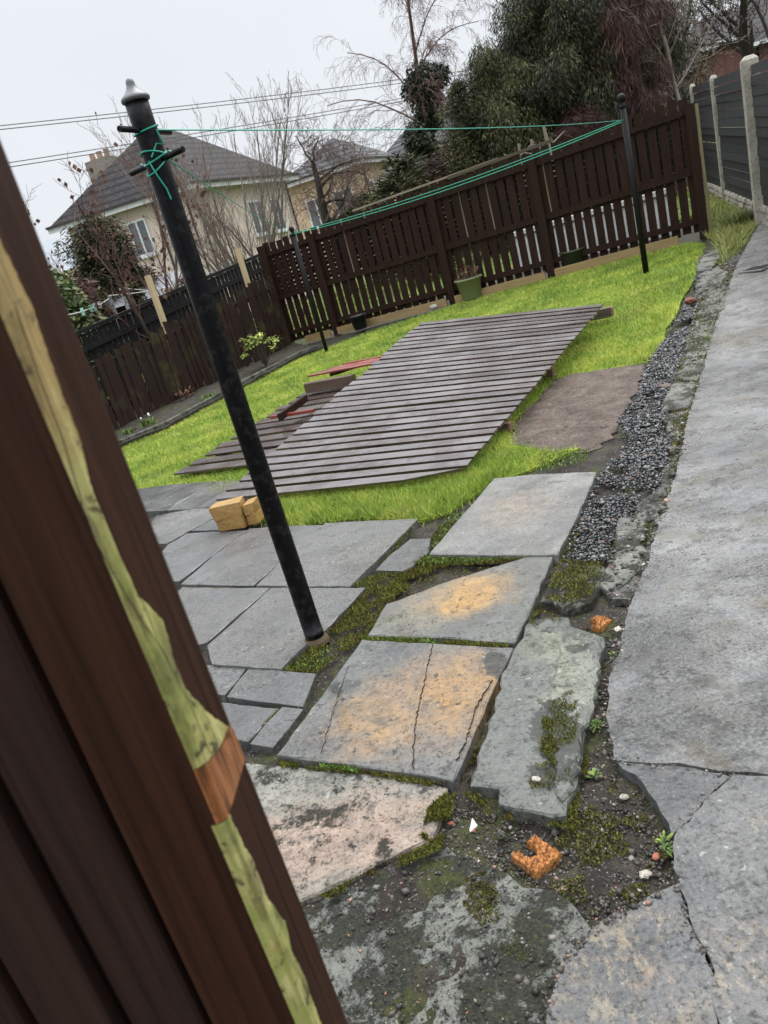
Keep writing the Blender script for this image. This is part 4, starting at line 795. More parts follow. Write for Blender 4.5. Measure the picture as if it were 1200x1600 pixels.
for i in range(4):
    ta, tb_ = tpos[i], tpos[i+1]; pk = MB(); bk = MB(); n = max(6, int(round((tb_-ta)/.158))); w = (tb_-ta)/n
    for k in range(n):
        tc = ta+w*(k+.5); bw = w*r.uniform(.74, .80); z0 = zgr(tc)+.06+r.uniform(-.02, .02); z1_ = ztop(tc)+r.uniform(-.02, .02); ln = r.uniform(-.012, .012)
        off = 0; lo = [P3(tc-bw/2, -.008, z0), P3(tc+bw/2, -.008, z0), P3(tc+bw/2, .010, z0), P3(tc-bw/2, .010, z0)]
        hi = [P3(tc-bw/2+ln, -.008, z1_), P3(tc+bw/2+ln, -.008, z1_), P3(tc+bw/2+ln, .010, z1_), P3(tc-bw/2+ln, .010, z1_)]; pk.hexa(lo, hi)
    pk.build('pickets', M['brown paint'], t)
    nb = 11                                                # boards on the far side of the upper half, a little apart
    for k in range(nb):
        za = lambda tt, q: zgr(tt)+(ztop(tt)-zgr(tt))*(.475+.455*q)
        q0, q1 = k/nb, (k+.74+r.uniform(-.04, .05)+(.2 if (i, k % 3) in ((0, 0), (1, 1), (3, 2)) else 0))/nb
        bk.hexa([P3(ta, -.075, za(ta, q0)), P3(tb_, -.075, za(tb_, q0)), P3(tb_, -.06, za(tb_, q0)), P3(ta, -.06, za(ta, q0))], [P3(ta, -.085, za(ta, q1)), P3(tb_, -.085, za(tb_, q1)), P3(tb_, -.07, za(tb_, q1)), P3(ta, -.07, za(ta, q1))])
    bk.build('backing_boards', M['black paint wood'], t)
    for pn in ((), (4,), (3, 6), (1,))[i]:                   # a few unpainted strips show between the pickets
        tc = ta+w*pn; b = MB(); za_ = zgr(tc)+(ztop(tc)-zgr(tc))*.5; b.bar(P3(tc, -.02, za_), P3(tc-.01, -.02, ztop(tc)-.22), .02, .02, tuple(fn)); b.build('pale_strip', M['raw wood dull'], t)
    for q, hgt in ((.115, .085), (.475, .085), (.90, .075)):
        zz = lambda tt: zgr(tt)+(ztop(tt)-zgr(tt))*q
        b = MB(); b.bar(P3(ta+.05, .03, zz(ta)), P3(tb_-.05, .03, zz(tb_)), .038, hgt); b.build('rail', M['brown paint'], t)
# the light timber end face and a capping board
b = MB(); p = P3(flen+.09, .03, zgr(flen)-.05); b.bar(p, (p[0], p[1], ztop(flen)-.12), .04, .10, tuple(fn)); b.build('end_post', wood('green tinged bare post', (.16, .13, .06), (.26, .22, .11), algae=.5), t)
b = MB(); b.bar(P3(tpos[2]+.35, -.03, ztop(tpos[2]+.35)+.03), P3(tpos[3]+.35, -.03, ztop(tpos[3]+.35)+.05), .10, .045); tag(b.build('loose_capping_board', wood('mossy old board', (.055, .035, .02), (.12, .08, .045), d=tuple(fd), algae=.6), org=P3(tpos[2]+1, 0, ztop(tpos[2]))), 'mossy old board lying along the top of the tall fence', 'board')
b = MB(); b.bar(P3(tpos[1]+.9, -.05, ztop(tpos[1]+.9)+.04), P3(tpos[2]+1.2, -.06, ztop(tpos[2]+1.2)+.06), .05, .03); tag(b.build('loose_pale_board', wood('weathered pale strip', (.22, .18, .13), (.34, .29, .22), d=tuple(fd)), org=P3(tpos[2], 0, ztop(tpos[2]))), 'thin weathered strip of wood along the fence top by the bushes', 'board')
for i in range(4):                                        # timber edging at the foot of the fence, one length per bay
    ta, tb_ = tpos[i]+(.08 if i else .45), tpos[i+1]-(.08 if i < 3 else .35); b = MB(); b.bar(P3(ta, .17, zgr(ta)+.035), P3(tb_, .17, zgr(tb_)+.035), .045, .13)
    tag(b.build('timber_edging', wood('tan edging timber', (.24, .16, .07), (.38, .27, .13), d=tuple(fd), tone=.2), org=P3((ta+tb_)/2, .17, zgr(ta))), ['tan edging timber at the foot of the fence bay next to the low fence', 'tan edging timber at the foot of the bay with the black pot', 'tan edging timber at the foot of the bay between the two green pots', 'tan edging timber at the foot of the fence bay by the path'][i], 'edging')

# ---- pots
def pot(c, r0, r1, h, mat, label, soil=True, rim=.03):
    t = thing('plant_pot', c, label, 'plant pot'); b = MB()
    b.lathe(c, [(r0*.97, 0), (r0, .004), (r1*.97, h-rim), (r1*1.05, h-rim), (r1*1.08, h-.004), (r1*1.05, h), (r1*.93, h), (r1*.9, h-.03)], 28); b.build('bowl', mat, t, shade=True)
    b = MB(); b.lathe((c[0], c[1], c[2]+h-.035), [(r1*.9, 0), (r1*.88, .004)], 20); b.build('soil', M['soil'], t); return t
c1 = g(738, 466); pt1 = pot(c1, .155, .225, .34, M['pot green'], 'sage green glazed pot with a dry reddish plant against the tall fence')
B = []; rr = random.Random(4)
for k in range(260):
    a = rr.uniform(0, 6.28); d = rr.random()**.6*.2; x, y = c1[0]+d*math.cos(a), c1[1]+d*math.sin(a); z = c1[2]+.30+rr.random()*.22*(1-d*1.5); q = rr.uniform(0, 6.28); l = .035
    B.append([(x, y, z), (x+l*math.cos(q), y+l*math.sin(q), z+.02), (x+.5*l*math.cos(q+1), y+.5*l*math.sin(q+1), z+.035)])
b = MB()
for k in range(16):
    a = rr.uniform(0, 6.28); b.tube([c1+[0, 0, .28], c1+[.1*math.cos(a), .1*math.sin(a), .40], c1+[.19*math.cos(a), .19*math.sin(a), .44+rr.uniform(-.06, .12)]], .004, 4)
po = thing('potted_plant', c1+[0, 0, .3], 'dry reddish brown plant growing in the sage green pot', 'plant'); b.build('stems', M['bark'], po)
o = tris_obj('leaves', B, 3, M['brown leaf'], po, tuple(po.location))
c2_ = g(899, 420); pot(c2_, .14, .20, .30, M['pot dark'], 'empty dark green pot with a black rim at the fence post')
c3 = g(564, 514); pot(c3, .11, .155, .25, M['pot black'], 'small black plastic pot at the foot of the tall fence')
stone_chip('pebble', g(678, 480, .03), .06, M['concrete post'], 'round pale stone on the edging timber left of the sage pot', 'stone', 12, .9)

# ================================================================== LOW WEATHERED FENCE ON THE LEFT
a, c = g(120, 705), g(458, 540); ld = np.array([c[0]-a[0], c[1]-a[1], 0]); ll = np.linalg.norm(ld); ld /= ll; ln_ = np.array([ld[1], -ld[0], 0])
lz = lambda t: float(terr(*(a+ld*t)[:2])); za_, zc_ = top_z(a+ld*ll*.13, 138, 563), top_z(c, 408, 434)
ltop = lambda t: za_+(zc_-za_)*(t-.13*ll)/(ll*.87); Q3 = lambda t, o_, z: np.array([*(a+ld*t+ln_*o_)[:2], z])
t = thing('low_board_fence', Q3(ll/2, 0, lz(ll/2)), 'low fence of leaning weathered brown boards behind the soil bed', 'fence'); b = MB(); n = int(ll/.115); r = random.Random(21)
for k in range(-6, n):
    tc = ll*(k+.5)/n; bw = ll/n*r.uniform(.76, .93); le = r.uniform(-.06, .05); z0 = lz(tc)+r.uniform(-.02, .05); z1_ = ltop(tc)+r.uniform(-.05, .04)
    if k % 13 == 6: z1_ -= .14
    of = r.uniform(-.012, .012); b.hexa([Q3(tc-bw/2, of-.009, z0), Q3(tc+bw/2, of-.009, z0), Q3(tc+bw/2, of+.009, z0), Q3(tc-bw/2, of+.009, z0)], [Q3(tc-bw/2+le, of-.009, z1_), Q3(tc+bw/2+le, of-.009, z1_-.01), Q3(tc+bw/2+le, of+.009, z1_-.01), Q3(tc-bw/2+le, of+.009, z1_)])
b.build('boards', M['old brown'], t)
for q in (.25, .82):
    b = MB(); b.bar(Q3(-.5, -.05, lz(0)+(ltop(0)-lz(0))*q), Q3(ll, -.05, lz(ll)+(ltop(ll)-lz(ll))*q), .04, .08); b.build('rail', M['old brown'], t)
for k, (px, py, qx, qy, lab) in enumerate(((256, 500, 231, 430, 'taller pale unpainted post rising behind the low fence by the black pole'), (388, 440, 372, 388, 'shorter pale unpainted post behind the low fence near the corner'))):
    # behind the boards, found where the fence line is seen
    best = min(np.linspace(0, ll, 400), key=lambda tt: abs(np.cross(ray(px, py)[:2], Q3(tt, -.12, 0)[:2])))
    p = Q3(best, -.14, lz(best)-.05); zt_ = top_z(p, qx, qy); b = MB(); b.bar(p, (p[0], p[1], zt_), .075, .075, tuple(ln_)); tag(b.build('fence_post', M['raw wood'], org=p), lab, 'post')
t = thing('black_neighbour_fence', Q3(ll/2, -1.3, lz(ll/2)), 'black stained fence standing just beyond the low weathered fence', 'fence'); b = MB(); r = random.Random(31)
zb0, zb1 = top_z(Q3(ll*.13, -1.3, 0), 130, 528), top_z(Q3(ll, -1.3, 0), 402, 408); bt_ = lambda tt: zb0+(zb1-zb0)*(tt-.13*ll)/(ll*.87)
for k in range(-8, 60):
    tc = ll*(k+.5)/46; 
    if tc > ll*1.3: break
    bw = ll/46*r.uniform(.74, .9); of = -1.3; b.hexa([Q3(tc-bw/2, of-.01, 0), Q3(tc+bw/2, of-.01, 0), Q3(tc+bw/2, of, 0), Q3(tc-bw/2, of, 0)], [Q3(tc-bw/2, of-.01, bt_(tc)-.05), Q3(tc+bw/2, of-.01, bt_(tc)-.05), Q3(tc+bw/2, of, bt_(tc)-.05), Q3(tc-bw/2, of, bt_(tc)-.05)])
b.build('boards', M['black paint wood'], t)
b = MB(); b.bar(Q3(-1, -1.29, bt_(-1)-.01), Q3(ll*1.3, -1.29, bt_(ll*1.3)-.01), .07, .06); b.build('capping_rail', M['black paint wood'], t)
b = MB(); b.bar(Q3(-1, -1.27, bt_(-1)-.28), Q3(ll*1.3, -1.27, bt_(ll*1.3)-.28), .04, .08); b.build('rail', M['black paint wood'], t)

# ---- the bed: edging, shrub, bulbs
EDG = [g(*q) for q in ((150, 712), (185, 698), (262, 666), (350, 618), (410, 586), (470, 556), (500, 545))]
for i in range(len(EDG)-1):
    b = MB(); b.bar(EDG[i]+[0, 0, .02], EDG[i+1]+[0, 0, .02]+(EDG[i]-EDG[i+1])*.04, .06, .10); tag(b.build('bed_edging', M['edge stone'], org=EDG[i]), 'weathered edging length between the soil bed and the lawn', 'edging', 'edging lengths along the soil bed')
def shrub(base, h, w, label, mat, n=220, seed=1, leaf=.085):
    r = random.Random(seed); t = thing('garden_shrub', base, label, 'shrub'); st_ = MB(); L = []
    for k in range(22):
        a_ = r.uniform(0, 6.28); rr_ = r.random()**.5*w*.5; tip = Vector((base[0]+rr_*math.cos(a_), base[1]+rr_*math.sin(a_), base[2]+h*r.uniform(.45, 1.0)*(1-.25*(rr_/w)))); b0 = Vector(tuple(map(float, base)))
        st_.tube([b0, b0.lerp(tip, .5)+Vector((r.uniform(-.05, .05), r.uniform(-.05, .05), .03)), tip], [.009, .006, .003], 4)
        for j in range(n//22+3):
            an = r.uniform(0, 6.28); l = leaf*r.uniform(.7, 1.3); p = tip+Vector((r.uniform(-.03, .03), r.uniform(-.03, .03), r.uniform(-.05, .02))); d = Vector((math.cos(an), math.sin(an), r.uniform(-.7, .25))); e = Vector((-math.sin(an), math.cos(an), 0))*l*.19
            L.append([p, p+d*l*.5+e, p+d*l, p+d*l*.5-e])
    st_.build('stems', M['bark'], t); tris_obj('leaves', [[tuple(q) for q in f] for f in L], 4, mat, t, tuple(t.location)); return t
shrub(g(416, 572, .03), .62, .62, 'yellow green drooping leaved shrub in the bed against the low fence', M['shrub'], 330, 3)
sn = g(346, 628-0, .03)
def bulbs(px, py, label, flowers, n, h, seed):
    p = g(px, py, .03); r = random.Random(seed); t = thing('bulb_clump', p, label, 'plant'); b = MB()
    for k in range(n):
        a_ = r.uniform(0, 6.28); l = h*r.uniform(.6, 1.1); q = Vector(tuple(map(float, p)))+Vector((r.uniform(-.09, .09), r.uniform(-.09, .09), 0)); d = Vector((math.cos(a_)*.5, math.sin(a_)*.5, 1)).normalized(); e = Vector((-math.sin(a_), math.cos(a_), 0))*.009
        b.add([q-e, q+e, q+d*l*.6+e, q+d*l+Vector((0, 0, -.02)), q+d*l*.6-e], [(0, 1, 2, 3, 4)])
    b.build('leaves', M['weedgreen'], t)
    if flowers:
        for k in range(flowers):
            f = MB(); q = Vector(tuple(map(float, p)))+Vector((r.uniform(-.09, .09), r.uniform(-.09, .09), h*r.uniform(.9, 1.3))); f.lathe(q, [(.003, .02), (.010, .008), (.013, -.004), (.007, -.014)], 6); f.build('flower', M['white flower'], t)
bulbs(234, 664, 'clump of snowdrops in the soil bed', 4, 40, .12, 5)
bulbs(200, 678, 'low pale green clump at the near end of the soil bed', 0, 60, .10, 6)
bulbs(326, 622, 'flat green clump against the bed edging', 0, 70, .09, 7)
for k in range(3):
    leafy('dead_stems', tuple(g((302, 372, 290)[k], (612, 560, 622)[k], .03)), 60, .10, M['brown leaf'], ['brown dead stems in the soil bed by the low fence', 'brown dried plant behind the black pole in the bed', 'withered brown clump beside the flat green plant'][k], 'plant', 1.4, .1, 5+k, 1.2)

# ================================================================== SLATTED FENCE ON THE RIGHT
s0 = g(1092, 296); p1_ = g(1135, 316); p2_ = g(1193, 346)
sdv = p2_-p1_; sdv[2] = 0; sl_ = np.linalg.norm(sdv); sdv /= sl_; sn_ = np.array([-sdv[1], sdv[0], 0]);
if sn_.dot(-p1_) < 0: sn_ = -sn_
t = thing('slatted_fence', p1_, 'charcoal horizontal slat fence between pale concrete posts beyond the path', 'fence')
zP1, zP2 = top_z(p1_, 1121, 115), top_z(p2_, 1172, 93); hP = zP1-p1_[2]
S3 = lambda tt, o_, z: np.array([*(p1_+sdv*tt+sn_*o_)[:2], z]); gz = lambda tt: float(terr(*(p1_+sdv*tt)[:2])); r = random.Random(41)
zt_of = lambda tt: zP1+(zP2-zP1)*tt/sl_
for tt in (-sl_*1.0, 0, sl_, 2*sl_, 3*sl_):
    b = MB(); w = .12 if tt <= 0 else .20; p = S3(tt, 0, gz(tt)-.05); zz = zt_of(tt)+(.0 if tt <= 0 else .05)
    b.bar(p, (p[0], p[1], zz-.05), w, w, tuple(sn_)); q = np.array([p[0], p[1], zz-.05]); b.bar(q, q+[0, 0, .05], w, w, tuple(sn_), w2=w*.55, h2=w*.55); b.build('concrete_post', M['concrete post'], t)
for k in range(-1, 3):
    ta, tb_ = k*sl_+.06, (k+1)*sl_-.06; m = 14; b = MB(); g2_ = MB()
    for j in range(m):
        f = lambda tt, q: gz(tt)+.24+(zt_of(tt)-.06-gz(tt)-.24)*q
        q0, q1 = j/m, (j+.955+r.uniform(-.06, .04))/m; o_ = r.uniform(-.012, .012)
        if k < 2: b.hexa([S3(ta, o_-.01, f(ta, q0+r.uniform(-.012, .012))), S3(tb_, o_-.01, f(tb_, q0+r.uniform(-.012, .012))), S3(tb_, o_+.008, f(tb_, q0)), S3(ta, o_+.008, f(ta, q0))], [S3(ta, o_-.018, f(ta, q1)), S3(tb_, o_-.018, f(tb_, q1)), S3(tb_, o_, f(tb_, q1)), S3(ta, o_, f(ta, q1))])
    if k < 2: b.build('slat_panel', M['grey slat'], t)
    r2 = random.Random(k+60); nb = 9; rows = 3
    for row in range(rows):
        for j in range(nb):
            x0, x1 = ta+(tb_-ta)*(j+.5*(row % 2))/nb, ta+(tb_-ta)*(j+.5*(row % 2)+.94)/nb; x1 = min(x1, tb_); zb = gz((x0+x1)/2)-.02+row*.085; d = r2.uniform(.02, .05)
            lo = [S3(x0, -.04, zb), S3(x1, -.04, zb), S3(x1, d, zb+.012), S3(x0, d, zb+.012)]; hi = [S3(x0, -.04, zb+.082), S3(x1, -.04, zb+.082), S3(x1, d*.7, zb+.07), S3(x0, d*.9, zb+.07)]; g2_.hexa(lo, hi)
    g2_.build('gravel_board', M['concrete post'], t)
# grass tussock and stones at its foot, drain cover in the path
tc = g(1163, 352, -.02); P = rng.normal(0, .11, (900, 2))+tc[:2]; o = tris_obj('grass_tussock', blades(P, .22, .012, 1.3, 71, -.02), 3, leafmat('dull green tussock', [(.1, (.05, .08, .02)), (.6, (.12, .15, .04)), (.95, (.28, .28, .1))]), None, tuple(tc)); tag(o, 'dark dense grass tussock at the foot of the near concrete post', 'grass tussock')
dc = g(1186, 418, .004); t = thing('drain_cover', dc, 'small slotted iron drain cover set in the far end of the path', 'drain'); b = MB(); b.box((dc[0], dc[1], dc[2]-.004), (.34, .26, .012), .5); b.build('frame', flat('rusty iron', (.14, .13, .12), .6), t)
b = MB()
for k in range(5):
    o_ = (k-2)*.055; b.box((dc[0]+o_*math.cos(.5), dc[1]+o_*math.sin(.5), dc[2]+.004), (.026, .22, .006), .5)
b.build('slot', flat('dark slot', (.008, .008, .008), .8), t)

# ================================================================== THE GATE POST AND BOARDS CLOSE TO THE CAMERA
S = np.array([-.218, .583, 0]); gd = np.array([-.995, .1, 0]); gd /= np.linalg.norm(gd); gs = np.array([.14, .99, 0]); gs /= np.linalg.norm(gs)
t = thing('brown_gate', S+[0, 0, -.02], 'brown painted board gate close to the camera with a bare yellow green edge', 'gate')
M['gate paint'] = wood('brown gate paint', (.021, .0082, .0048), (.056, .0235, .0132), rough=(.45, .7), spec=.12, across=110, tone=.2)
M['gate board'] = wood('dull brown gate boards', (.018, .0090, .0066), (.040, .0215, .0158), rough=(.6, .8), spec=.12, across=80, tone=.25)
GZ0, GZ1 = .02, 2.6; DEP = .092
def gp(u, v, z): return np.array([*(S+gd*u+gs*v)[:2], z])
lean = lambda z: -.004*(z-1.0)
# stile: a post with rounded corners
b = MB(); ring = [(.098, .012), (.098, 0), (.010, 0), (.004, .0015), (.001, .005), (0, .012), (0, DEP-.012), (.002, DEP-.005), (.006, DEP-.001), (.014, DEP), (.098, DEP)]
zz = np.linspace(GZ0, GZ1, 60); vs = []
for z in zz: vs += [gp(u-lean(z)*0, v, z) for u, v in ring]
k = len(ring); b.add(vs, [(i*k+j, i*k+(j+1) % k, (i+1)*k+(j+1) % k, (i+1)*k+j) for i in range(len(zz)-1) for j in range(k)] + [tuple(range(k)), tuple(range((len(zz)-1)*k, len(zz)*k))]); b.build('stile', M['gate paint'], t)
def board(u0, u1, v, th=.02):
    b = MB(); rg = [(u1, v+th), (u1, v+.004), (u1-.004, v), (u0+.004, v), (u0, v+.004), (u0, v+th)]; k = len(rg); zs = (GZ0, GZ1); vs = [gp(u, w_, z) for z in zs for u, w_ in rg]
    b.add(vs, [(j, (j+1) % k, k+(j+1) % k, k+j) for j in range(k)]+[tuple(range(k)), tuple(range(k, 2*k))]); b.build('board', M['gate board'], t)
for u0, u1, v in ((.112, .186, .004), (.204, .280, .002), (.298, .374, .006), (.392, .468, .003), (.486, .562, .005)): board(u0, u1, v)
for u0, u1 in ((.09, .135), (.176, .23), (.27, .325), (.36, .415), (.45, .51)): board(u0, u1, .03, .018)
# bare strip of wood down the corner, its outline taken on the side face of the stile
def on_side(px, py):                                      # where a pixel's ray meets the side face: (v, z)
    r = ray(px, py); nrm = np.array([gs[1], -gs[0], 0]); k = nrm.dot(S)/nrm.dot(r); p = r*k; return float((p-S)[:2].dot(gs[:2])), EYE+float(p[2])
RBND = [(0, 374), (49, 475), (97, 617), (124, 681), (150, 794), (172, 850), (185, 865), (215, 930), (255, 970), (270, 1025), (290, 1075), (322, 1112), (345, 1128), (366, 1142)]
RBN2 = [(366, 1143), (385, 1180), (395, 1222), (385, 1245), (372, 1268), (380, 1290), (396, 1345), (415, 1396), (432, 1424), (446, 1442), (458, 1490), (472, 1515), (486, 1555), (502, 1600)]
SLANT = (on_side(366, 1142)[1]-on_side(311, 1215)[1])/on_side(366, 1142)[0]
def strip(name, bound, z0, z1, mat, seed, lift=.0007, minv=.004, label=None, k0=0.0, k1=0.0, wrap=.006):
    """bare wood on the side face: width follows bound; k0 and k1 slant its lower and upper ends"""
    pts = sorted([on_side(*q)[::-1] for q in bound]); Z = [p[0] for p in pts]; V = [p[1] for p in pts]; r = random.Random(seed); b = MB(); m = int(abs(z1-z0)/.003)+2; vs = []
    nrm = np.array([gs[1], -gs[0], 0]); cols = 9
    for q in range(m):
        f_ = q/(m-1); zr = z0+(z1-z0)*f_; kk = k0*max(0, 1-f_*6)+k1*max(0, 1-(1-f_)*6); v = .03
        for _ in range(6): v = float(np.clip(np.interp(zr+kk*v, Z, V), minv, DEP-.006))
        v = float(np.clip(v+r.uniform(-.0010, .0010)+(.0022*math.sin(zr*61+seed)*math.sin(zr*23)+.0016*math.sin(zr*173+2*seed))*(.55 if seed == 3 else .25), minv, DEP-.006)); vs += [gp(wrap, -.0009, zr), gp(.009, -.0009, zr), gp(.0034, .0004, zr), gp(-.0003, .0045, zr)]
        for c_ in range(1, cols): f = c_/(cols-1); vs.append(gp(0, max(f*v, .0046+.0002*c_), zr+kk*v*f)+nrm*lift*(1 if c_ < cols-1 else .05))
    k = cols+3; b.add(vs, [(i*k+j, i*k+j+1, (i+1)*k+j+1, (i+1)*k+j) for i in range(m-1) for j in range(k-1)]); o = b.build(name, mat, t, shade=False)
    if label: o['label'] = label
    return o
s = Mat('bare algae tinted wood'); gr = s.noise(1, 5, .6, s.stretch((0, 0, 1), 3, 160)); n = s.noise(16, 5, .65)
c = s.ramp(gr, [(.35, (.19, .18, .055)), (.5, (.40, .38, .13)), (.66, (.56, .51, .22))]); c = s.mix(c, (.22, .25, .05), s.ma('MULTIPLY', s.ss(n, .45, .62), .65)); c = s.mix(c, (.34, .17, .06), s.ma('MULTIPLY', s.ss(s.noise(11, 4), .58, .7), .6)); zz_ = s.t.nodes.new('ShaderNodeSeparateXYZ'); s.t.links.new(s.pos, zz_.inputs[0]); c = s.mix(c, (.36, .22, .085), s.ma('MULTIPLY', s.ss(s.ma('ADD', zz_.outputs[2], s.ma('MULTIPLY', n, .35)), 1.52, 1.66), .75)); c = s.mix(c, (.03, .02, .012), s.ma('MULTIPLY', s.ss(s.noise(36, 7, .75), .555, .62), .85)); c = s.mix(c, (.11, .085, .03), s.ma('MULTIPLY', s.ss(s.noise(1, 6, .7, s.stretch((0, 0, 1), 9, 60)), .52, .62), .6)); c = s.mix(c, (.05, .055, .018), s.ma('MULTIPLY', s.ss(s.noise(7, 6, .7), .55, .66), .5)); c = s.mix(c, (.03, .02, .012), s.ss(gr, .37, .29))
M['bare'] = s.done(c, .6, gr, .4, .003)
s = Mat('orange knot'); gr = s.noise(1, 5, .6, s.stretch((0, 0, 1), 12, 120)); n = s.noise(30, 4)
M['knot'] = s.done(s.mix(s.ramp(gr, [(.36, (.09, .030, .010)), (.5, (.25, .090, .026)), (.64, (.37, .155, .055))]), (.05, .02, .01), s.ss(n, .58, .7)), .5, gr, .3, .003)
zk = on_side(311, 1215)[1]; zk2 = on_side(348, 1297)[1]; zlow = on_side(500, 1600)[1]
strip('bare_edge', RBND, zk+.001, 2.2, M['bare'], 1, label='bare yellow green wood where the paint has worn off', k0=SLANT)
strip('knot', [(340, 1120), (366, 1141), (385, 1178), (394, 1205), (396, 1225), (388, 1243), (374, 1262), (350, 1297)], zk2, zk, M['knot'], 2, .0009, label='orange brown knot in the bare edge', k1=SLANT)
strip('bare_edge', [(366, 1290), (372, 1300), (382, 1320), (396, 1345), (415, 1396), (432, 1424), (446, 1442), (458, 1490), (472, 1515), (486, 1555), (502, 1600)], zlow-.25, zk2-.001, M['bare'], 3, label='lower strip of bare wood below the knot', wrap=.014)
# dark split running down the bare wood
b = MB(); 
for seg in ([(20, 470), (60, 590), (95, 680), (128, 790), (150, 850), (205, 945), (255, 1020), (300, 1110), (328, 1178)],):
    pts = [gp(0, on_side(*q)[0]*1.0, on_side(*q)[1])+np.array([gs[1], -gs[0], 0])*.0006 for q in seg]; b.tube(pts, .0005, 4)
b.build('split', flat('dark split', (.02, .012, .006), .9), t)

# ================================================================== HOUSES BEYOND
def wall_pt(p, q, u, z): return np.array([p[0]+(q[0]-p[0])*u, p[1]+(q[1]-p[1])*u, z])
def hip_house(name, c0, cl, cr, zb, ze, zr, wall, roof, label, over=.35, ridge=None):
    """box on the footprint c0 (corner towards us), cl, cr; hipped roof"""
    c0, cl, cr = [np.array([p[0], p[1], 0.0]) for p in (c0, cl, cr)]; c3 = cl+cr-c0; ctr = (cl+cr)/2
    t = thing(name, (*ctr[:2], zb), label, 'house'); b = MB(); ring = [c0, cr, c3, cl]
    b.hexa([(*p[:2], zb) for p in ring], [(*p[:2], ze) for p in ring]); b.build('wall', wall, t)
    el, er = (cl-c0)/np.linalg.norm(cl-c0), (cr-c0)/np.linalg.norm(cr-c0); o = over
    E_ = [c0-el*o-er*o, cr-el*o+er*o, c3+el*o+er*o, cl+el*o-er*o]; wl, wr = np.linalg.norm(cl-c0)+2*o, np.linalg.norm(cr-c0)+2*o
    if wl > wr: ra, rb_ = E_[0]+er*wr/2+el*wr/2, E_[0]+er*wr/2+el*(wl-wr/2)
    else: ra, rb_ = E_[0]+el*wl/2+er*wl/2, E_[0]+el*wl/2+er*(wr-wl/2)
    if ridge is not None: m = (ra+rb_)/2; ra, rb_ = m+(ra-m)*ridge, m+(rb_-m)*ridge
    b = MB(); v = [(*p[:2], ze+.03) for p in E_]+[(*ra[:2], zr), (*rb_[:2], zr)]
    fs = [(0, 4, 5, 3), (1, 2, 5, 4), (0, 1, 4), (2, 3, 5), (3, 2, 1, 0)] if wl > wr else [(0, 1, 5, 4), (2, 3, 4, 5), (3, 0, 4), (1, 2, 5), (3, 2, 1, 0)]
    b.add(v, fs); b.build('roof', roof, t)
    for p, q in ((E_[0], E_[1]), (E_[3], E_[0])):
        b = MB(); b.bar((*p[:2], ze-.07), (*q[:2], ze-.07), .04, .19); b.build('fascia', M['white'], t); b = MB(); d = (q-p)/np.linalg.norm(q-p); nn = np.array([d[1], -d[0], 0])*.07
        b.bar((*(p+nn)[:2], ze+.045), (*(q+nn)[:2], ze+.045), .10, .08); b.build('gutter', M['gutter'], t)
    return t, c0, cl, cr, zb, ze
def window(t, p, q, u, z, w, h, mull=1):
    """a white framed window in the wall from p to q"""
    d = (q-p)/np.linalg.norm(q-p); n = np.array([d[1], -d[0], 0]);
    if n.dot(-p) < 0: n = -n
    c = p+(q-p)*u; F = lambda a_, o_, zz: np.array([*(c+d*a_+n*o_)[:2], zz]); b = MB(); f = .07
    for (x0, x1, z0, z1) in [(-w/2, w/2, z, z+f), (-w/2, w/2, z+h-f, z+h), (-w/2, -w/2+f, z+f, z+h-f), (w/2-f, w/2, z+f, z+h-f)]+[(-w/2+w*k/(mull+1)-f/2, -w/2+w*k/(mull+1)+f/2, z+f, z+h-f) for k in range(1, mull+1)]:
        b.hexa([F(x0, .01, z0), F(x1, .01, z0), F(x1, .06, z0), F(x0, .06, z0)], [F(x0, .01, z1), F(x1, .01, z1), F(x1, .06, z1), F(x0, .06, z1)])
    fr = b.build('window', M['white'], t); b = MB(); b.hexa([F(-w/2+f, .005, z+f), F(w/2-f, .005, z+f), F(w/2-f, .02, z+f), F(-w/2+f, .02, z+f)], [F(-w/2+f, .005, z+h-f), F(w/2-f, .005, z+h-f), F(w/2-f, .02, z+h-f), F(-w/2+f, .02, z+h-f)]); b.build('pane', M['pane'], fr)
    b = MB(); b.hexa([F(-w/2-.06, .0, z-.08), F(w/2+.06, .0, z-.08), F(w/2+.06, .11, z-.08), F(-w/2-.06, .11, z-.08)], [F(-w/2-.06, .0, z-.003), F(w/2+.06, .0, z-.003), F(w/2+.06, .11, z-.003), F(-w/2-.06, .11, z-.003)]); b.build('sill', M['white'], fr)
def pipe(t, p, q, u, z0, z1):
    d = (q-p)/np.linalg.norm(q-p); n = np.array([d[1], -d[0], 0]); n = -n if n.dot(-p) < 0 else n; c = p+(q-p)*u+n*.09; b = MB(); b.tube([(*c[:2], z0), (*c[:2], z1)], .045, 8); b.build('downpipe', M['gutter'], t)
ZE = 5.3
C0, CLf, CRt = at_z(292, 292, ZE), at_z(104, 353, ZE), at_z(443, 279, ZE)
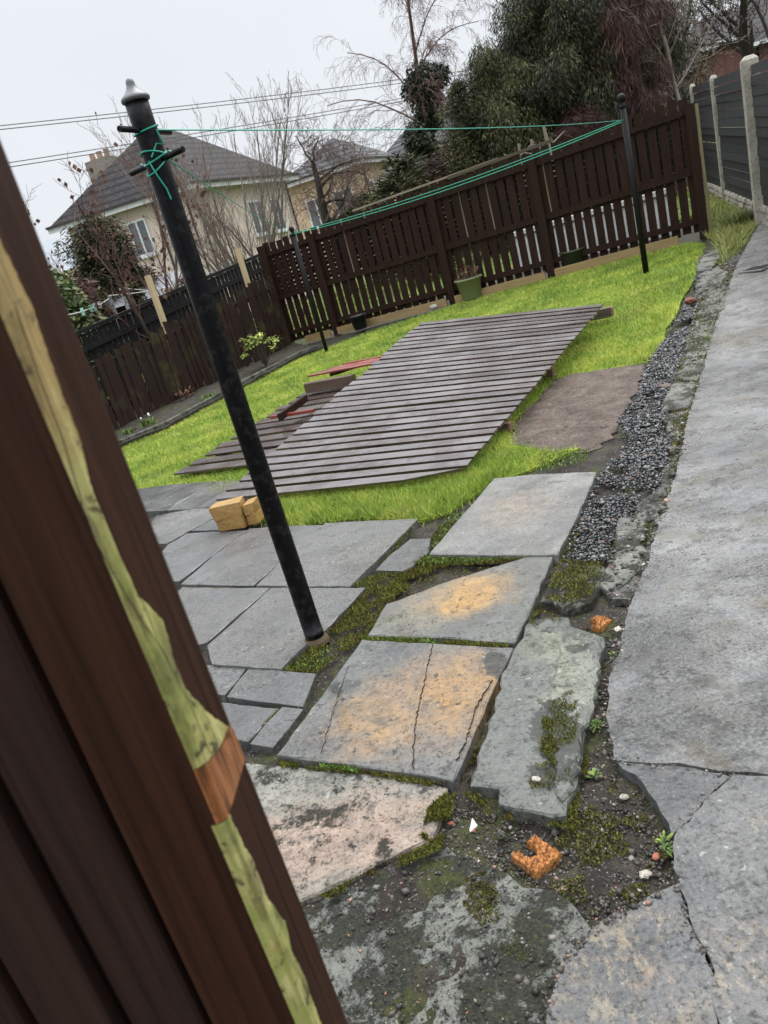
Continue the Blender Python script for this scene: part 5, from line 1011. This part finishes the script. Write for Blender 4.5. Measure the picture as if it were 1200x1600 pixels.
# make the footprint square-cornered: keep the near corner and the left face, turn the right face square to it
lv = CLf-C0; lv[2] = 0; rv = CRt-C0; rv[2] = 0; ln2 = lv/np.linalg.norm(lv); pr = np.array([-ln2[1], ln2[0], 0]); pr = pr if pr.dot(rv) > 0 else -pr
H = hip_house('cream_house', C0, CLf, CRt, -.6, ZE, ZE+2.75, M['render'], M['roof'], 'cream rendered two storey house with a hipped brown roof behind the tall clothes pole', .45)
t, c0, cl, cr, zb, ze = H
window(t, c0, cl, .46, 3.45, .8, 1.3); window(t, c0, cl, .40, .45, .95, 1.3, 2); window(t, c0, cr, .16, 1.1, .8, 1.35); window(t, c0, cr, .58, 3.2, 1.1, 1.35); window(t, c0, cr, .80, 3.2, .9, 1.35); window(t, c0, cr, .62, .6, 1.2, 1.3)
pipe(t, c0, cl, .28, -.3, ze-.15); pipe(t, c0, cl, .03, -.3, ze-.15); pipe(t, c0, cr, .03, -.3, ze-.15); pipe(t, c0, cr, .985, -.3, ze-.15)
d = (cl-c0)/np.linalg.norm(cl-c0); n = np.array([d[1], -d[0], 0]); n = -n if n.dot(-c0) < 0 else n
q = wall_pt(c0, cl, .36, 2.35)+n*.25; b = MB(); b.lathe((0, 0, 0), [(.02, 0), (.16, .03), (.27, .09), (.275, .095), (.15, .05), (.02, .03)], 18)
rot = Vector((0, 0, 1)).rotation_difference(Vector((n[0]*.8-.4, n[1]*.8, .35))); b.v = [tuple(rot @ Vector(v)+Vector(tuple(map(float, q)))) for v in b.v]; b.tube([tuple(map(float, q)), tuple(map(float, q-n*.25-np.array([0, 0, .1])))], .02, 6); b.build('satellite_dish', M['white'], t)
# chimney behind the left slope
ch = at_z(177, 262, ZE+2.9); ch = at_y(176, 300, float(c0[1]+cl[1])/2+3.2); b = MB(); e = ln2*.55; f = pr*.4; zc0, zc1 = ZE+.6, top_z(ch, 172, 246)
b.hexa([ch+e*0-e-f, ch+e-f, ch+e+f, ch-e+f] and [(*(ch+sx*e+sy*f)[:2], zc0) for sx, sy in ((-1, -1), (1, -1), (1, 1), (-1, 1))], [(*(ch+sx*e+sy*f)[:2], zc1) for sx, sy in ((-1, -1), (1, -1), (1, 1), (-1, 1))]); co = b.build('chimney', M['chimney'], t)
b = MB()
for k in (-.6, 0, .6): b.lathe((*(ch+e*k)[:2], zc1), [(.13, 0), (.11, .28), (.13, .3), (.09, .31)], 10)
b.build('chimney_pot', flat('buff clay pots', (.33, .22, .15), .8), co)
# second pair of houses to the right
Z2 = 5.6; a0, al, ar = at_z(561, 252, Z2), at_z(448, 290, Z2), at_z(616, 249, Z2)
t, c0, cl, cr, zb, ze = hip_house('buff_house', a0, al, ar, 0, Z2, Z2+1.7, M['render2'], M['roof slate'], 'buff rendered house with a grey roof behind the dark twisted tree', .4)
window(t, c0, cr, .40, 3.0, 1.0, 1.7); window(t, c0, cl, .3, 3.2, 1.1, 1.4); window(t, c0, cl, .68, 3.2, 1.1, 1.4); window(t, c0, cr, .16, 3.2, .5, 1.5, 0); pipe(t, c0, cr, .03, 0, ze-.15)
Z5 = 6.2; h0 = at_z(680, 228, Z5); hl = h0+np.array([-3.2, 3.5, 0]); hr = h0+np.array([6, 4, 0])
t, c0, cl, cr, zb, ze = hip_house('grey_roofed_house', h0, hl, hr, 0, Z5, Z5+2.6, M['render2'], M['roof slate'], 'grey roof of a house half hidden by the evergreens behind the birch', .4); window(t, c0, cl, .5, 3.6, 1, 1.3)
# far grey roof on the left
q0 = at_y(108, 402, 46); q1 = at_y(40, 385, 46); t = thing('distant_bungalow', (*q0[:2], -1), 'distant house with a pale grey roof left of the cream house', 'house')
d = q1-q0; d[2] = 0; zt_ = top_z(q0, 66, 385); b = MB(); dp = np.array([0, 8, 0]); zE = q0[2]-.6; A0, A1 = q0+np.array([1, 0, 0]), q1-np.array([9, 0, 0]); b.hexa([(*A1[:2], -1), (*A0[:2], -1), (*(A0+dp)[:2], -1), (*(A1+dp)[:2], -1)], [(*A1[:2], zE), (*A0[:2], zE), (*(A0+dp)[:2], zE), (*(A1+dp)[:2], zE)]); b.build('wall', M['render2'], t)
b = MB(); b.add([(*A1[:2], zE), (*A0[:2], zE), (*(A0+dp)[:2], zE), (*(A1+dp)[:2], zE), (*(A0+dp/2-np.array([2.5, 0, 0]))[:2], zE+2.2), (*(A1+dp/2)[:2], zE+2.2)], [(0, 1, 4, 5), (1, 2, 4), (2, 3, 5, 4), (3, 0, 5)]); b.build('roof', flat('pale grey slates', (.24, .26, .28), .5), t)
# brick houses up the hill on the right
def gable_house(name, px0, py0, px1, py1, Y, hwall, hroof, label, depth=8, zb=None):
    p = at_y(px0, py0, Y); zE = p[2]; q = at_z(px1, py1, zE); p[2] = q[2] = 0; d = (q-p)/np.linalg.norm(q-p); n = np.array([-d[1], d[0], 0])*depth; m = (p+q)/2; zb = zE-hwall if zb is None else zb
    t = thing(name, (*m[:2], zb), label, 'house'); b = MB(); R4 = [p, q, q+n, p+n]; b.hexa([(*v[:2], zb) for v in R4], [(*v[:2], zE) for v in R4]); b.build('wall', M['brick'], t)
    b = MB(); o = d*.4; e_ = n/np.linalg.norm(n)*.4; zr = zE+hroof; a = [p-o-e_, q+o-e_, q+o+n+e_, p-o+n+e_]; b.add([(*v[:2], zE-.05) for v in a]+[(*(p-o+n/2)[:2], zr), (*(q+o+n/2)[:2], zr)], [(0, 1, 5, 4), (2, 3, 4, 5), (1, 2, 5), (3, 0, 4), (3, 2, 1, 0)]); b.build('roof', M['roof'], t)
    b = MB(); b.bar((*a[0][:2], zE-.1), (*a[1][:2], zE-.1), .05, .22); b.build('fascia', M['white'], t)
    L = np.linalg.norm(q-p)
    for k in range(int(L//3.2)): window(t, p, q, (k+.5)/int(L//3.2), zE-1.75, 1.25, 1.35)
    return t
gable_house('brick_house', 1080, 82, 1158, 54, 46, 5.6, 1.9, 'red brick house with a brown roof up the hill behind the slatted fence')
gable_house('brick_house', 1185, 66, 1262, 40, 40, 5.6, 2.6, 'steep roofed brick house at the far right behind the bare oak')
gable_house('stone_house', 1050, 118, 1080, 108, 60, 5.6, 2.4, 'buff gabled house glimpsed beside the evergreens above the fence', 6)
# neighbour's shed, washing posts
sp = at_y(196, 470, 19.5); t = thing('garden_shed', (sp[0], sp[1], 0), 'low garden shed with a grey felt roof beyond the black fence', 'shed'); b = MB(); b.box((sp[0], sp[1]+1, sp[2]/2-.15), (2.2, 2.0, sp[2]+.1), .35); b.build('wall', M['old brown'], t)
b = MB(); zz = sp[2]-.1; ca, sa = math.cos(.35), math.sin(.35); rt = lambda x, y, z: (sp[0]+x*ca-y*sa, sp[1]+1+x*sa+y*ca, z)
b.add([rt(-1.3, -1.2, zz), rt(1.3, -1.2, zz), rt(1.3, 1.2, zz), rt(-1.3, 1.2, zz), rt(-1.3, 0, zz+.5), rt(1.3, 0, zz+.5)], [(0, 1, 5, 4), (2, 3, 4, 5), (1, 2, 5), (3, 0, 4), (3, 2, 1, 0)]); b.build('roof', flat('grey roofing felt', (.17, .17, .18), .6), t)
WP = []
for (bx, by, tx, ty, Y, lab) in ((186, 505, 158, 465, 15.5, 'shorter grey metal washing line post beyond the black fence'), (205, 495, 176, 453, 16.4, 'taller grey metal washing line post nearer the shed')):
    p = at_y(bx, by, Y); zt_ = top_z(p, tx, ty); b = MB(); b.tube([(p[0], p[1], 0), (p[0], p[1], zt_)], .035, 8); tag(b.build('washing_post', flat('galvanised post', (.33, .34, .35), .5), org=(p[0], p[1], 0)), lab, 'post'); WP.append((p[0], p[1], zt_))
wl = MB(); far_ = at_y(330, 425, 19); near_ = at_y(95, 494, 11.5); wl.tube(sagline(near_, (WP[0][0], WP[0][1], WP[0][2]-.05), .05, 12), .008, 4); wl.tube(sagline(WP[0], far_, .1, 12), .008, 4); wl.tube(sagline(WP[1], far_+np.array([0, 0, -.3]), .1, 12), .008, 4)
tag(wl.build('washing_line', flat('white washing line', (.5, .5, .48), .5), org=WP[0]), 'thin pale washing line on the grey posts with pegs on it', 'washing line')
for k, f in enumerate((.35, .52, .6, .72)):
    m = np.array(near_)*(1-f)+np.array([WP[0][0], WP[0][1], WP[0][2]-.05])*f; b = MB(); b.box((m[0], m[1], m[2]-.05), (.05, .03, .12), .3); b.box((m[0]+.02, m[1], m[2]-.03), (.02, .035, .08), .3)
    tag(b.build('clothes_peg', flat('mint peg', (.35, .6, .5), .5) if k < 3 else M['white'], org=m), 'small mint green peg on the neighbouring washing line' if k < 3 else 'small white peg nearest the shorter grey post', 'peg', 'mint pegs on the washing line' if k < 3 else None)
# overhead cables
cb = flat('dark cable', (.06, .06, .065), .6)
for k, (ya, yb, lab) in enumerate(((190, 113, 'upper cable of the higher overhead pair'), (184, 107, 'topmost overhead cable'), (251, 141, 'lowest overhead cable'), (244, 136, 'upper cable of the lower overhead pair'))):
    P0, P1 = at_y(0, ya, 25), at_y(640, yb, 34); dv = P1-P0; b = MB(); b.tube(sagline(P0-dv*.5, P1+dv*1.3, .35, 30), .014, 5); tag(b.build('overhead_cable', cb, org=P0), ['second overhead cable from the top', 'topmost overhead cable across the sky', 'lowest overhead cable across the sky', 'third overhead cable, just above the lowest'][k], 'cable')

# ================================================================== TREES
def bare_tree(name, base, h, r0, label, trunk_mat, twig_mat, seed, levels=4, spread=.6, droop=0.0, kids=(7, 6, 5, 4), first=.25, lenf=.55, multi=1, tw=.006, wob=.12, extra=None, lean=(0, 0), category='tree', upturn=.12, buds=None):
    r = random.Random(seed); T, K = MB(), MB(); tips = []
    def grow(p, d, L, rad, lev):
        n = 7 if lev < 2 else 4; pts = [Vector(p)]; dd = Vector(d)
        for i in range(n):
            dd = (dd+Vector((r.gauss(0, wob), r.gauss(0, wob), r.gauss(0, wob)))+Vector((0, 0, upturn if lev and droop == 0 else 0))-Vector((0, 0, droop*(lev-.3)*(i/n)*.9 if lev else 0))).normalized(); pts.append(pts[-1]+dd*L/n)
        end = max(rad*.35, tw*.6); rads = [rad+(end-rad)*i/n for i in range(n+1)]; (T if lev == 0 or (lev == 1 and rad > .03) else K).tube(pts, rads, 7 if lev == 0 else 5 if lev == 1 else 3, cap=False)
        if lev >= levels: tips.append(pts[-1]); return
        m = kids[min(lev, len(kids)-1)]; f0 = first if lev == 0 else .15
        for k in range(m):
            f = f0+(1-f0)*(k+r.random())/m; i = min(n-1, int(f*n)); q = pts[i].lerp(pts[i+1], f*n-i); td = (pts[i+1]-pts[i]).normalized(); side = td.orthogonal().normalized(); side.rotate(Matrix.Rotation(r.uniform(0, 6.283), 3, td))
            nd = (td*(1-spread)+side*spread*r.uniform(.7, 1.3)).normalized(); grow(q, nd, L*lenf*r.uniform(.65, 1.2)*(1.15-.55*f if lev == 0 else 1), max(tw, (rad+(end-rad)*f)*.46), lev+1)
    for k in range(multi):
        a = 6.283*k/multi+r.uniform(-.3, .3); s_ = (0 if multi == 1 else r.uniform(.18, .42)); d = Vector((math.cos(a)*s_+lean[0], math.sin(a)*s_+lean[1], 1)).normalized(); grow(Vector(tuple(map(float, base)))+Vector((math.cos(a), math.sin(a), 0))*(.0 if multi == 1 else .12), d, h*r.uniform(.85, 1.05), r0, 0)
    t = thing(name, base, label, category); T.build('trunk', trunk_mat, t, shade=True); K.build('crown', twig_mat, t)
    if buds:
        L = []
        for q in tips:
            if r.random() < buds[0]:
                a = r.uniform(0, 6.28); l = buds[1]*r.uniform(.6, 1.3); L.append([tuple(q), tuple(q+Vector((l*.5*math.cos(a), l*.5*math.sin(a), -l*.4))), tuple(q-Vector((0, 0, l))), tuple(q+Vector((-l*.5*math.cos(a), -l*.5*math.sin(a), -l*.5)))])
        tris_obj('leaves', L, 4, buds[2], t, tuple(t.location))
    return t
def base_under(px, py, Y, z=None):
    p = at_y(px, py, Y); p[2] = float(terr(p[0], p[1])) if z is None else z; return p
def h_to(base, px, py): return top_z(base, px, py)-base[2]
b_ = base_under(395, 425, 20); bare_tree('bare_tree', b_, h_to(b_, 330, 135)*.86, .038, 'upright many stemmed bare tree in front of the cream house', M['twig pale'], M['twig pale'], 5, 3, .36, 0, (11, 6, 4), .15, .36, 13, .0045, .06)
b_ = base_under(440, 425, 18.5); bare_tree('bare_tree', b_, h_to(b_, 408, 150)*.72, .032, 'slim bare sapling right of the many stemmed tree', M['bark'], M['twig'], 8, 3, .45, 0, (9, 5, 4), .2, .36, 2, .004, .08)
b_ = base_under(530, 375, 24); bare_tree('twisted_tree', b_, h_to(b_, 490, 195)*.84, .20, 'dark twisted tree with a dense twiggy round head before the buff house', M['bark dark'], M['twig'], 12, 4, .80, .10, (10, 8, 6, 5), .42, .58, 1, .0060, .17)
b_ = base_under(250, 492, 14.5); bare_tree('brown_leaved_tree', b_, h_to(b_, 165, 250)*.92, .040, 'bare tree with a few dried brown leaves left of the clothes pole', M['bark'], M['twig purple'], 15, 3, .5, 0, (10, 7, 5), .25, .40, 4, .0040, .07, lean=(-.16, 0), buds=(.25, .075, M['brown leaf']))
b_ = base_under(705, 320, 24); bare_tree('birch_tree', b_, h_to(b_, 655, -60), .10, 'tall weeping birch with reddish bark rising above the fence', M['bark red'], M['twig purple'], 18, 4, .50, .40, (12, 9, 8, 5), .46, .42, 1, .0034, .06)
b_ = base_under(800, 250, 27); bare_tree('bare_tree', b_, h_to(b_, 760, 20), .09, 'fine twigged bare tree between the birch and the big evergreen', M['bark'], M['twig'], 22, 4, .5, .1, (9, 7, 6, 4), .15, .5, 2, .006, .1)
b_ = base_under(1080, 230, 20); bare_tree('bare_tree', b_, h_to(b_, 1060, -30), .08, 'pale barked young bare tree right of the red hanging twigs', M['twig pale'], M['twig pale'], 25, 4, .55, 0, (9, 5, 5, 4), .3, .5, 1, .006, .08)
b_ = base_under(1196, 165, 30); bare_tree('bare_oak', b_, h_to(b_, 1175, -90), .26, 'thick dark bare oak in front of the brick house on the hill', M['bark dark'], M['bark dark'], 28, 4, .62, 0, (8, 6, 5, 5), .3, .58, 2, .012, .13)
b_ = base_under(1030, 160, 34); bare_tree('bare_tree', b_, h_to(b_, 1010, -60), .12, 'distant bare tree showing behind the evergreen top', M['bark dark'], M['twig'], 29, 4, .55, 0, (8, 7, 5, 4), .2, .5, 2, .008, .1)

def sprays(centers, n, L, w, seed, hang=1.0, out=None):
    """little hanging leaf sprays round each centre: (x,y,z,radius)"""
    r = np.random.default_rng(seed); C = np.repeat(np.array(centers), n, 0); k = len(C); u = r.normal(0, 1, (k, 3)); u /= np.linalg.norm(u, axis=1)[:, None]; rad = C[:, 3]*r.random(k)**.4
    p = C[:, :3]+u*rad[:, None]*np.array([1, 1, 1.15]); a = r.uniform(0, 6.28, k); l = L*r.uniform(.5, 1.3, k); ww = w*r.uniform(.6, 1.3, k)
    d = np.stack([np.cos(a)*.8+u[:, 0]*.6, np.sin(a)*.8+u[:, 1]*.6, -hang*r.uniform(.4, 1.3, k)], 1); d /= np.linalg.norm(d, axis=1)[:, None]; e = np.cross(d, r.normal(0, 1, (k, 3))); e /= np.linalg.norm(e, axis=1)[:, None]
    return np.stack([p, p+d*l[:, None]*.45+e*ww[:, None]/2, p+d*l[:, None], p+d*l[:, None]*.45-e*ww[:, None]/2], 1)
def evergreen(name, base, h, r0, label, mat, seed, n=90, per=220, L=.30, w=.06, shape=None, hang=1.0, trunk=.18, clump=.5, bottom=.08, lean=(0, 0), cat='tree'):
    r = random.Random(seed); t = thing(name, base, label, cat); T = MB(); b0 = Vector(tuple(map(float, base))); axis_ = lambda f: b0+Vector((lean[0]*f, lean[1]*f, h*f)); T.tube([axis_(0), axis_(.4)+Vector((.05, 0, 0)), axis_(.95)], [trunk, trunk*.7, trunk*.15], 8)
    shape = shape or (lambda f: (1-f)**.8*.95+.05); C = []
    for k in range(n):
        f = bottom+(1-bottom)*(k+r.random())/n; a = r.uniform(0, 6.283); rr = r0*shape(f)*r.uniform(.35, 1.0); p0 = axis_(f*.96); p = p0+Vector((rr*math.cos(a), rr*math.sin(a), -.15*rr*hang)); 
        if rr > .5: T.tube([p0, p0.lerp(p, .5)+Vector((0, 0, .12*rr)), p], [.04, .025, .01], 4, cap=False)
        for q in range(2 if rr > .6 else 1):
            m = p0.lerp(p, 1-.35*q); s_ = clump*r.uniform(.6, 1.25)*(.55+.45*shape(f)); C.append((m.x, m.y, m.z, s_))
    T.build('trunk', M['bark dark'], t); tris_obj('crown', sprays(C, per, L, w, seed, hang), 4, mat, t, tuple(t.location)); return t
def eg(name, px, py, Y, tx, ty, wpx, label, mat, seed, **k):
    b = base_under(px, py, Y); dist = Y; return evergreen(name, b, h_to(b, tx, ty), wpx/2/FPX*dist*1.06, label, mat, seed, **k)
RND = lambda f: math.sqrt(max(0, 1-(2*f-.9)**2/1.25))*.9+.1
eg('evergreen_tree', 880, 200, 21, 820, -60, 225, 'tall dark drooping evergreen at the middle of the fence', M['conifer'], 3, n=120, per=950, L=.13, w=.019, hang=1.7, shape=RND, clump=.46)
eg('evergreen_tree', 960, 180, 22.5, 925, -130, 215, 'broadest dark evergreen behind the fence next to the red twigs', M['conifer'], 4, n=130, per=950, L=.13, w=.019, hang=1.6, shape=RND, clump=.50)
eg('evergreen_tree', 800, 250, 20, 770, 60, 110, 'olive tipped evergreen on the left side of the dark mass', M['conifer olive'], 5, n=64, per=850, L=.12, w=.018, hang=1.6, shape=RND, clump=.45)
eg('evergreen_tree', 745, 275, 20, 722, 120, 72, 'feathery olive evergreen right of the birch trunk', M['conifer olive'], 6, n=50, per=800, L=.11, w=.017, hang=.6, shape=RND, clump=.40)
eg('evergreen_tree', 665, 300, 21, 646, 196, 62, 'small rounded dark evergreen left of the birch', M['ivy'], 7, n=44, per=400, L=.13, w=.04, hang=.8, shape=RND, clump=.34)
eg('evergreen_tree', 630, 310, 19, 622, 248, 90, 'bushy green shrub below the small rounded evergreen', M['conifer olive'], 8, n=36, per=170, L=.26, w=.035, hang=-.3, shape=RND, clump=.34)
eg('evergreen_tree', 1062, 215, 26, 1058, 128, 60, 'thin blue green young conifer beside the young bare tree', M['conifer'], 9, n=34, per=120, L=.24, w=.04, hang=.5, clump=.3)
eg('red_twig_tree', 1005, 195, 20, 985, -60, 112, 'reddish brown hanging dead foliage behind the right of the fence', M['dead foliage'], 10, n=36, per=330, L=.30, w=.011, hang=2.0, shape=RND, clump=.46)
eg('red_twig_tree', 905, 250, 19.5, 895, 165, 110, 'low red brown twiggy growth under the dark evergreens', M['dead foliage'], 11, n=34, per=320, L=.32, w=.012, hang=.6, shape=RND, clump=.45)
# ivy on the birch
ib = base_under(700, 300, 23.6); C = []; r = random.Random(9)
for k in range(34): q = at_y(r.gauss(667, 10), r.uniform(112, 190), 23.6+r.uniform(-.5, .4)); C.append((*q, .34*r.uniform(.6, 1.2)))
o = tris_obj('ivy_clump', sprays(C, 420, .11, .045, 12, 1.0), 4, M['ivy'], None, tuple(at_y(668, 190, 23.6))); tag(o, 'dark ivy clump hanging on the birch trunk', 'ivy')
C = []
for k in range(60): q = at_y(r.uniform(690, 800), 0, 21.5); x_ = r.uniform(640, 830); q = at_y(x_, 330-.36*(x_-600)-r.uniform(0, 55), 20.5+r.uniform(-.6, .8)); C.append((*q, .4*r.uniform(.5, 1.1)))
o = tris_obj('bramble_thicket', sprays(C, 220, .34, .012, 14, .2), 4, M['dead foliage'], None, tuple(base_under(730, 300, 20.5))); tag(o, 'tangled brown bramble thicket just behind the fence below the birch', 'thicket')
for k in range(4):
    p = at_y((862, 838, 815, 795)[k], (228, 240, 244, 250)[k], 17.2); b = MB(); b.tube([(p[0], p[1], p[2]-.6), (p[0]-.06, p[1], p[2]-.05), (p[0]-.1+.05*k, p[1], p[2]+(.42, .3, .25, .2)[k])], [.06-.01*k, .05-.01*k, .03], 6)
    b.tube([(p[0]-.05, p[1], p[2]), (p[0]+.35, p[1]+.1, p[2]+.22)], [.02, .008], 4); b.tube([(p[0]-.06, p[1], p[2]), (p[0]-.4, p[1]-.1, p[2]+.12)], [.018, .006], 4)
    if k < 3: tag(b.build('cut_branch', M['twig pale'], org=p), ['thickest pale sawn branch stub above the mossy board', 'middle pale sawn branch stub above the fence', 'thin pale branch stub nearest the bramble thicket'][k], 'branch')
# left garden greenery
eg('tall_conifer', 185, 470, 20.5, 152, 338, 105, 'large dark dome shaped conifer in front of the cream house', M['conifer'], 21, n=95, per=480, L=.14, w=.03, hang=.4, shape=RND, clump=.42)
eg('thuja_bush', 162, 500, 16.5, 145, 452, 22, 'slim pointed green thuja left of the shed', M['conifer olive'], 22, n=22, per=140, L=.14, w=.035, hang=-.6, clump=.18)
eg('thuja_bush', 220, 485, 17.5, 201, 446, 24, 'pointed green thuja in front of the shed', M['conifer olive'], 23, n=22, per=140, L=.14, w=.035, hang=-.6, clump=.18)
eg('laurel_bush', 112, 530, 13.5, 92, 425, 85, 'light green variegated laurel bush beside the gate post', M['laurel'], 24, n=60, per=120, L=.13, w=.06, hang=.5, shape=RND, clump=.34)
eg('russet_hedge', 140, 500, 15.5, 128, 440, 45, 'russet leaved shrub between the laurel and the thuja', M['dead foliage'], 25, n=26, per=140, L=.2, w=.03, hang=.3, shape=RND, clump=.25)
eg('garden_bush', 300, 470, 17, 292, 440, 70, 'dry tawny bush beyond the black fence under the house wall', leafmat('tawny dead grass bush', [(.1, (.08, .06, .03)), (.6, (.19, .15, .08)), (.95, (.33, .28, .16))]), 26, n=26, per=140, L=.25, w=.02, hang=-1, shape=RND, clump=.28)
eg('garden_bush', 575, 325, 24, 572, 295, 90, 'low green hedge in front of the buff house', M['laurel'], 27, n=30, per=120, L=.14, w=.05, hang=.3, shape=RND, clump=.3)
# white garden things seen through the fence gaps: a pale low wall in the neighbouring garden
w0, w1 = P3(tpos[2]+.6, -2.2, 0), P3(flen-.55, -1.7, 0); w0[2] = terr(w0[0], w0[1])-.05; w1[2] = terr(w1[0], w1[1])-.05; b = MB(); b.bar(w0+[0, 0, .3], w1+[0, 0, .3], .2, .7); b.bar(w0+[0, 0, .69], w1+[0, 0, .69], .28, .08); tag(b.build('pale_garden_wall', flat('white painted wall', (.62, .62, .6), .8), org=w0), 'low white wall glimpsed through the gaps of the tall fence', 'wall')
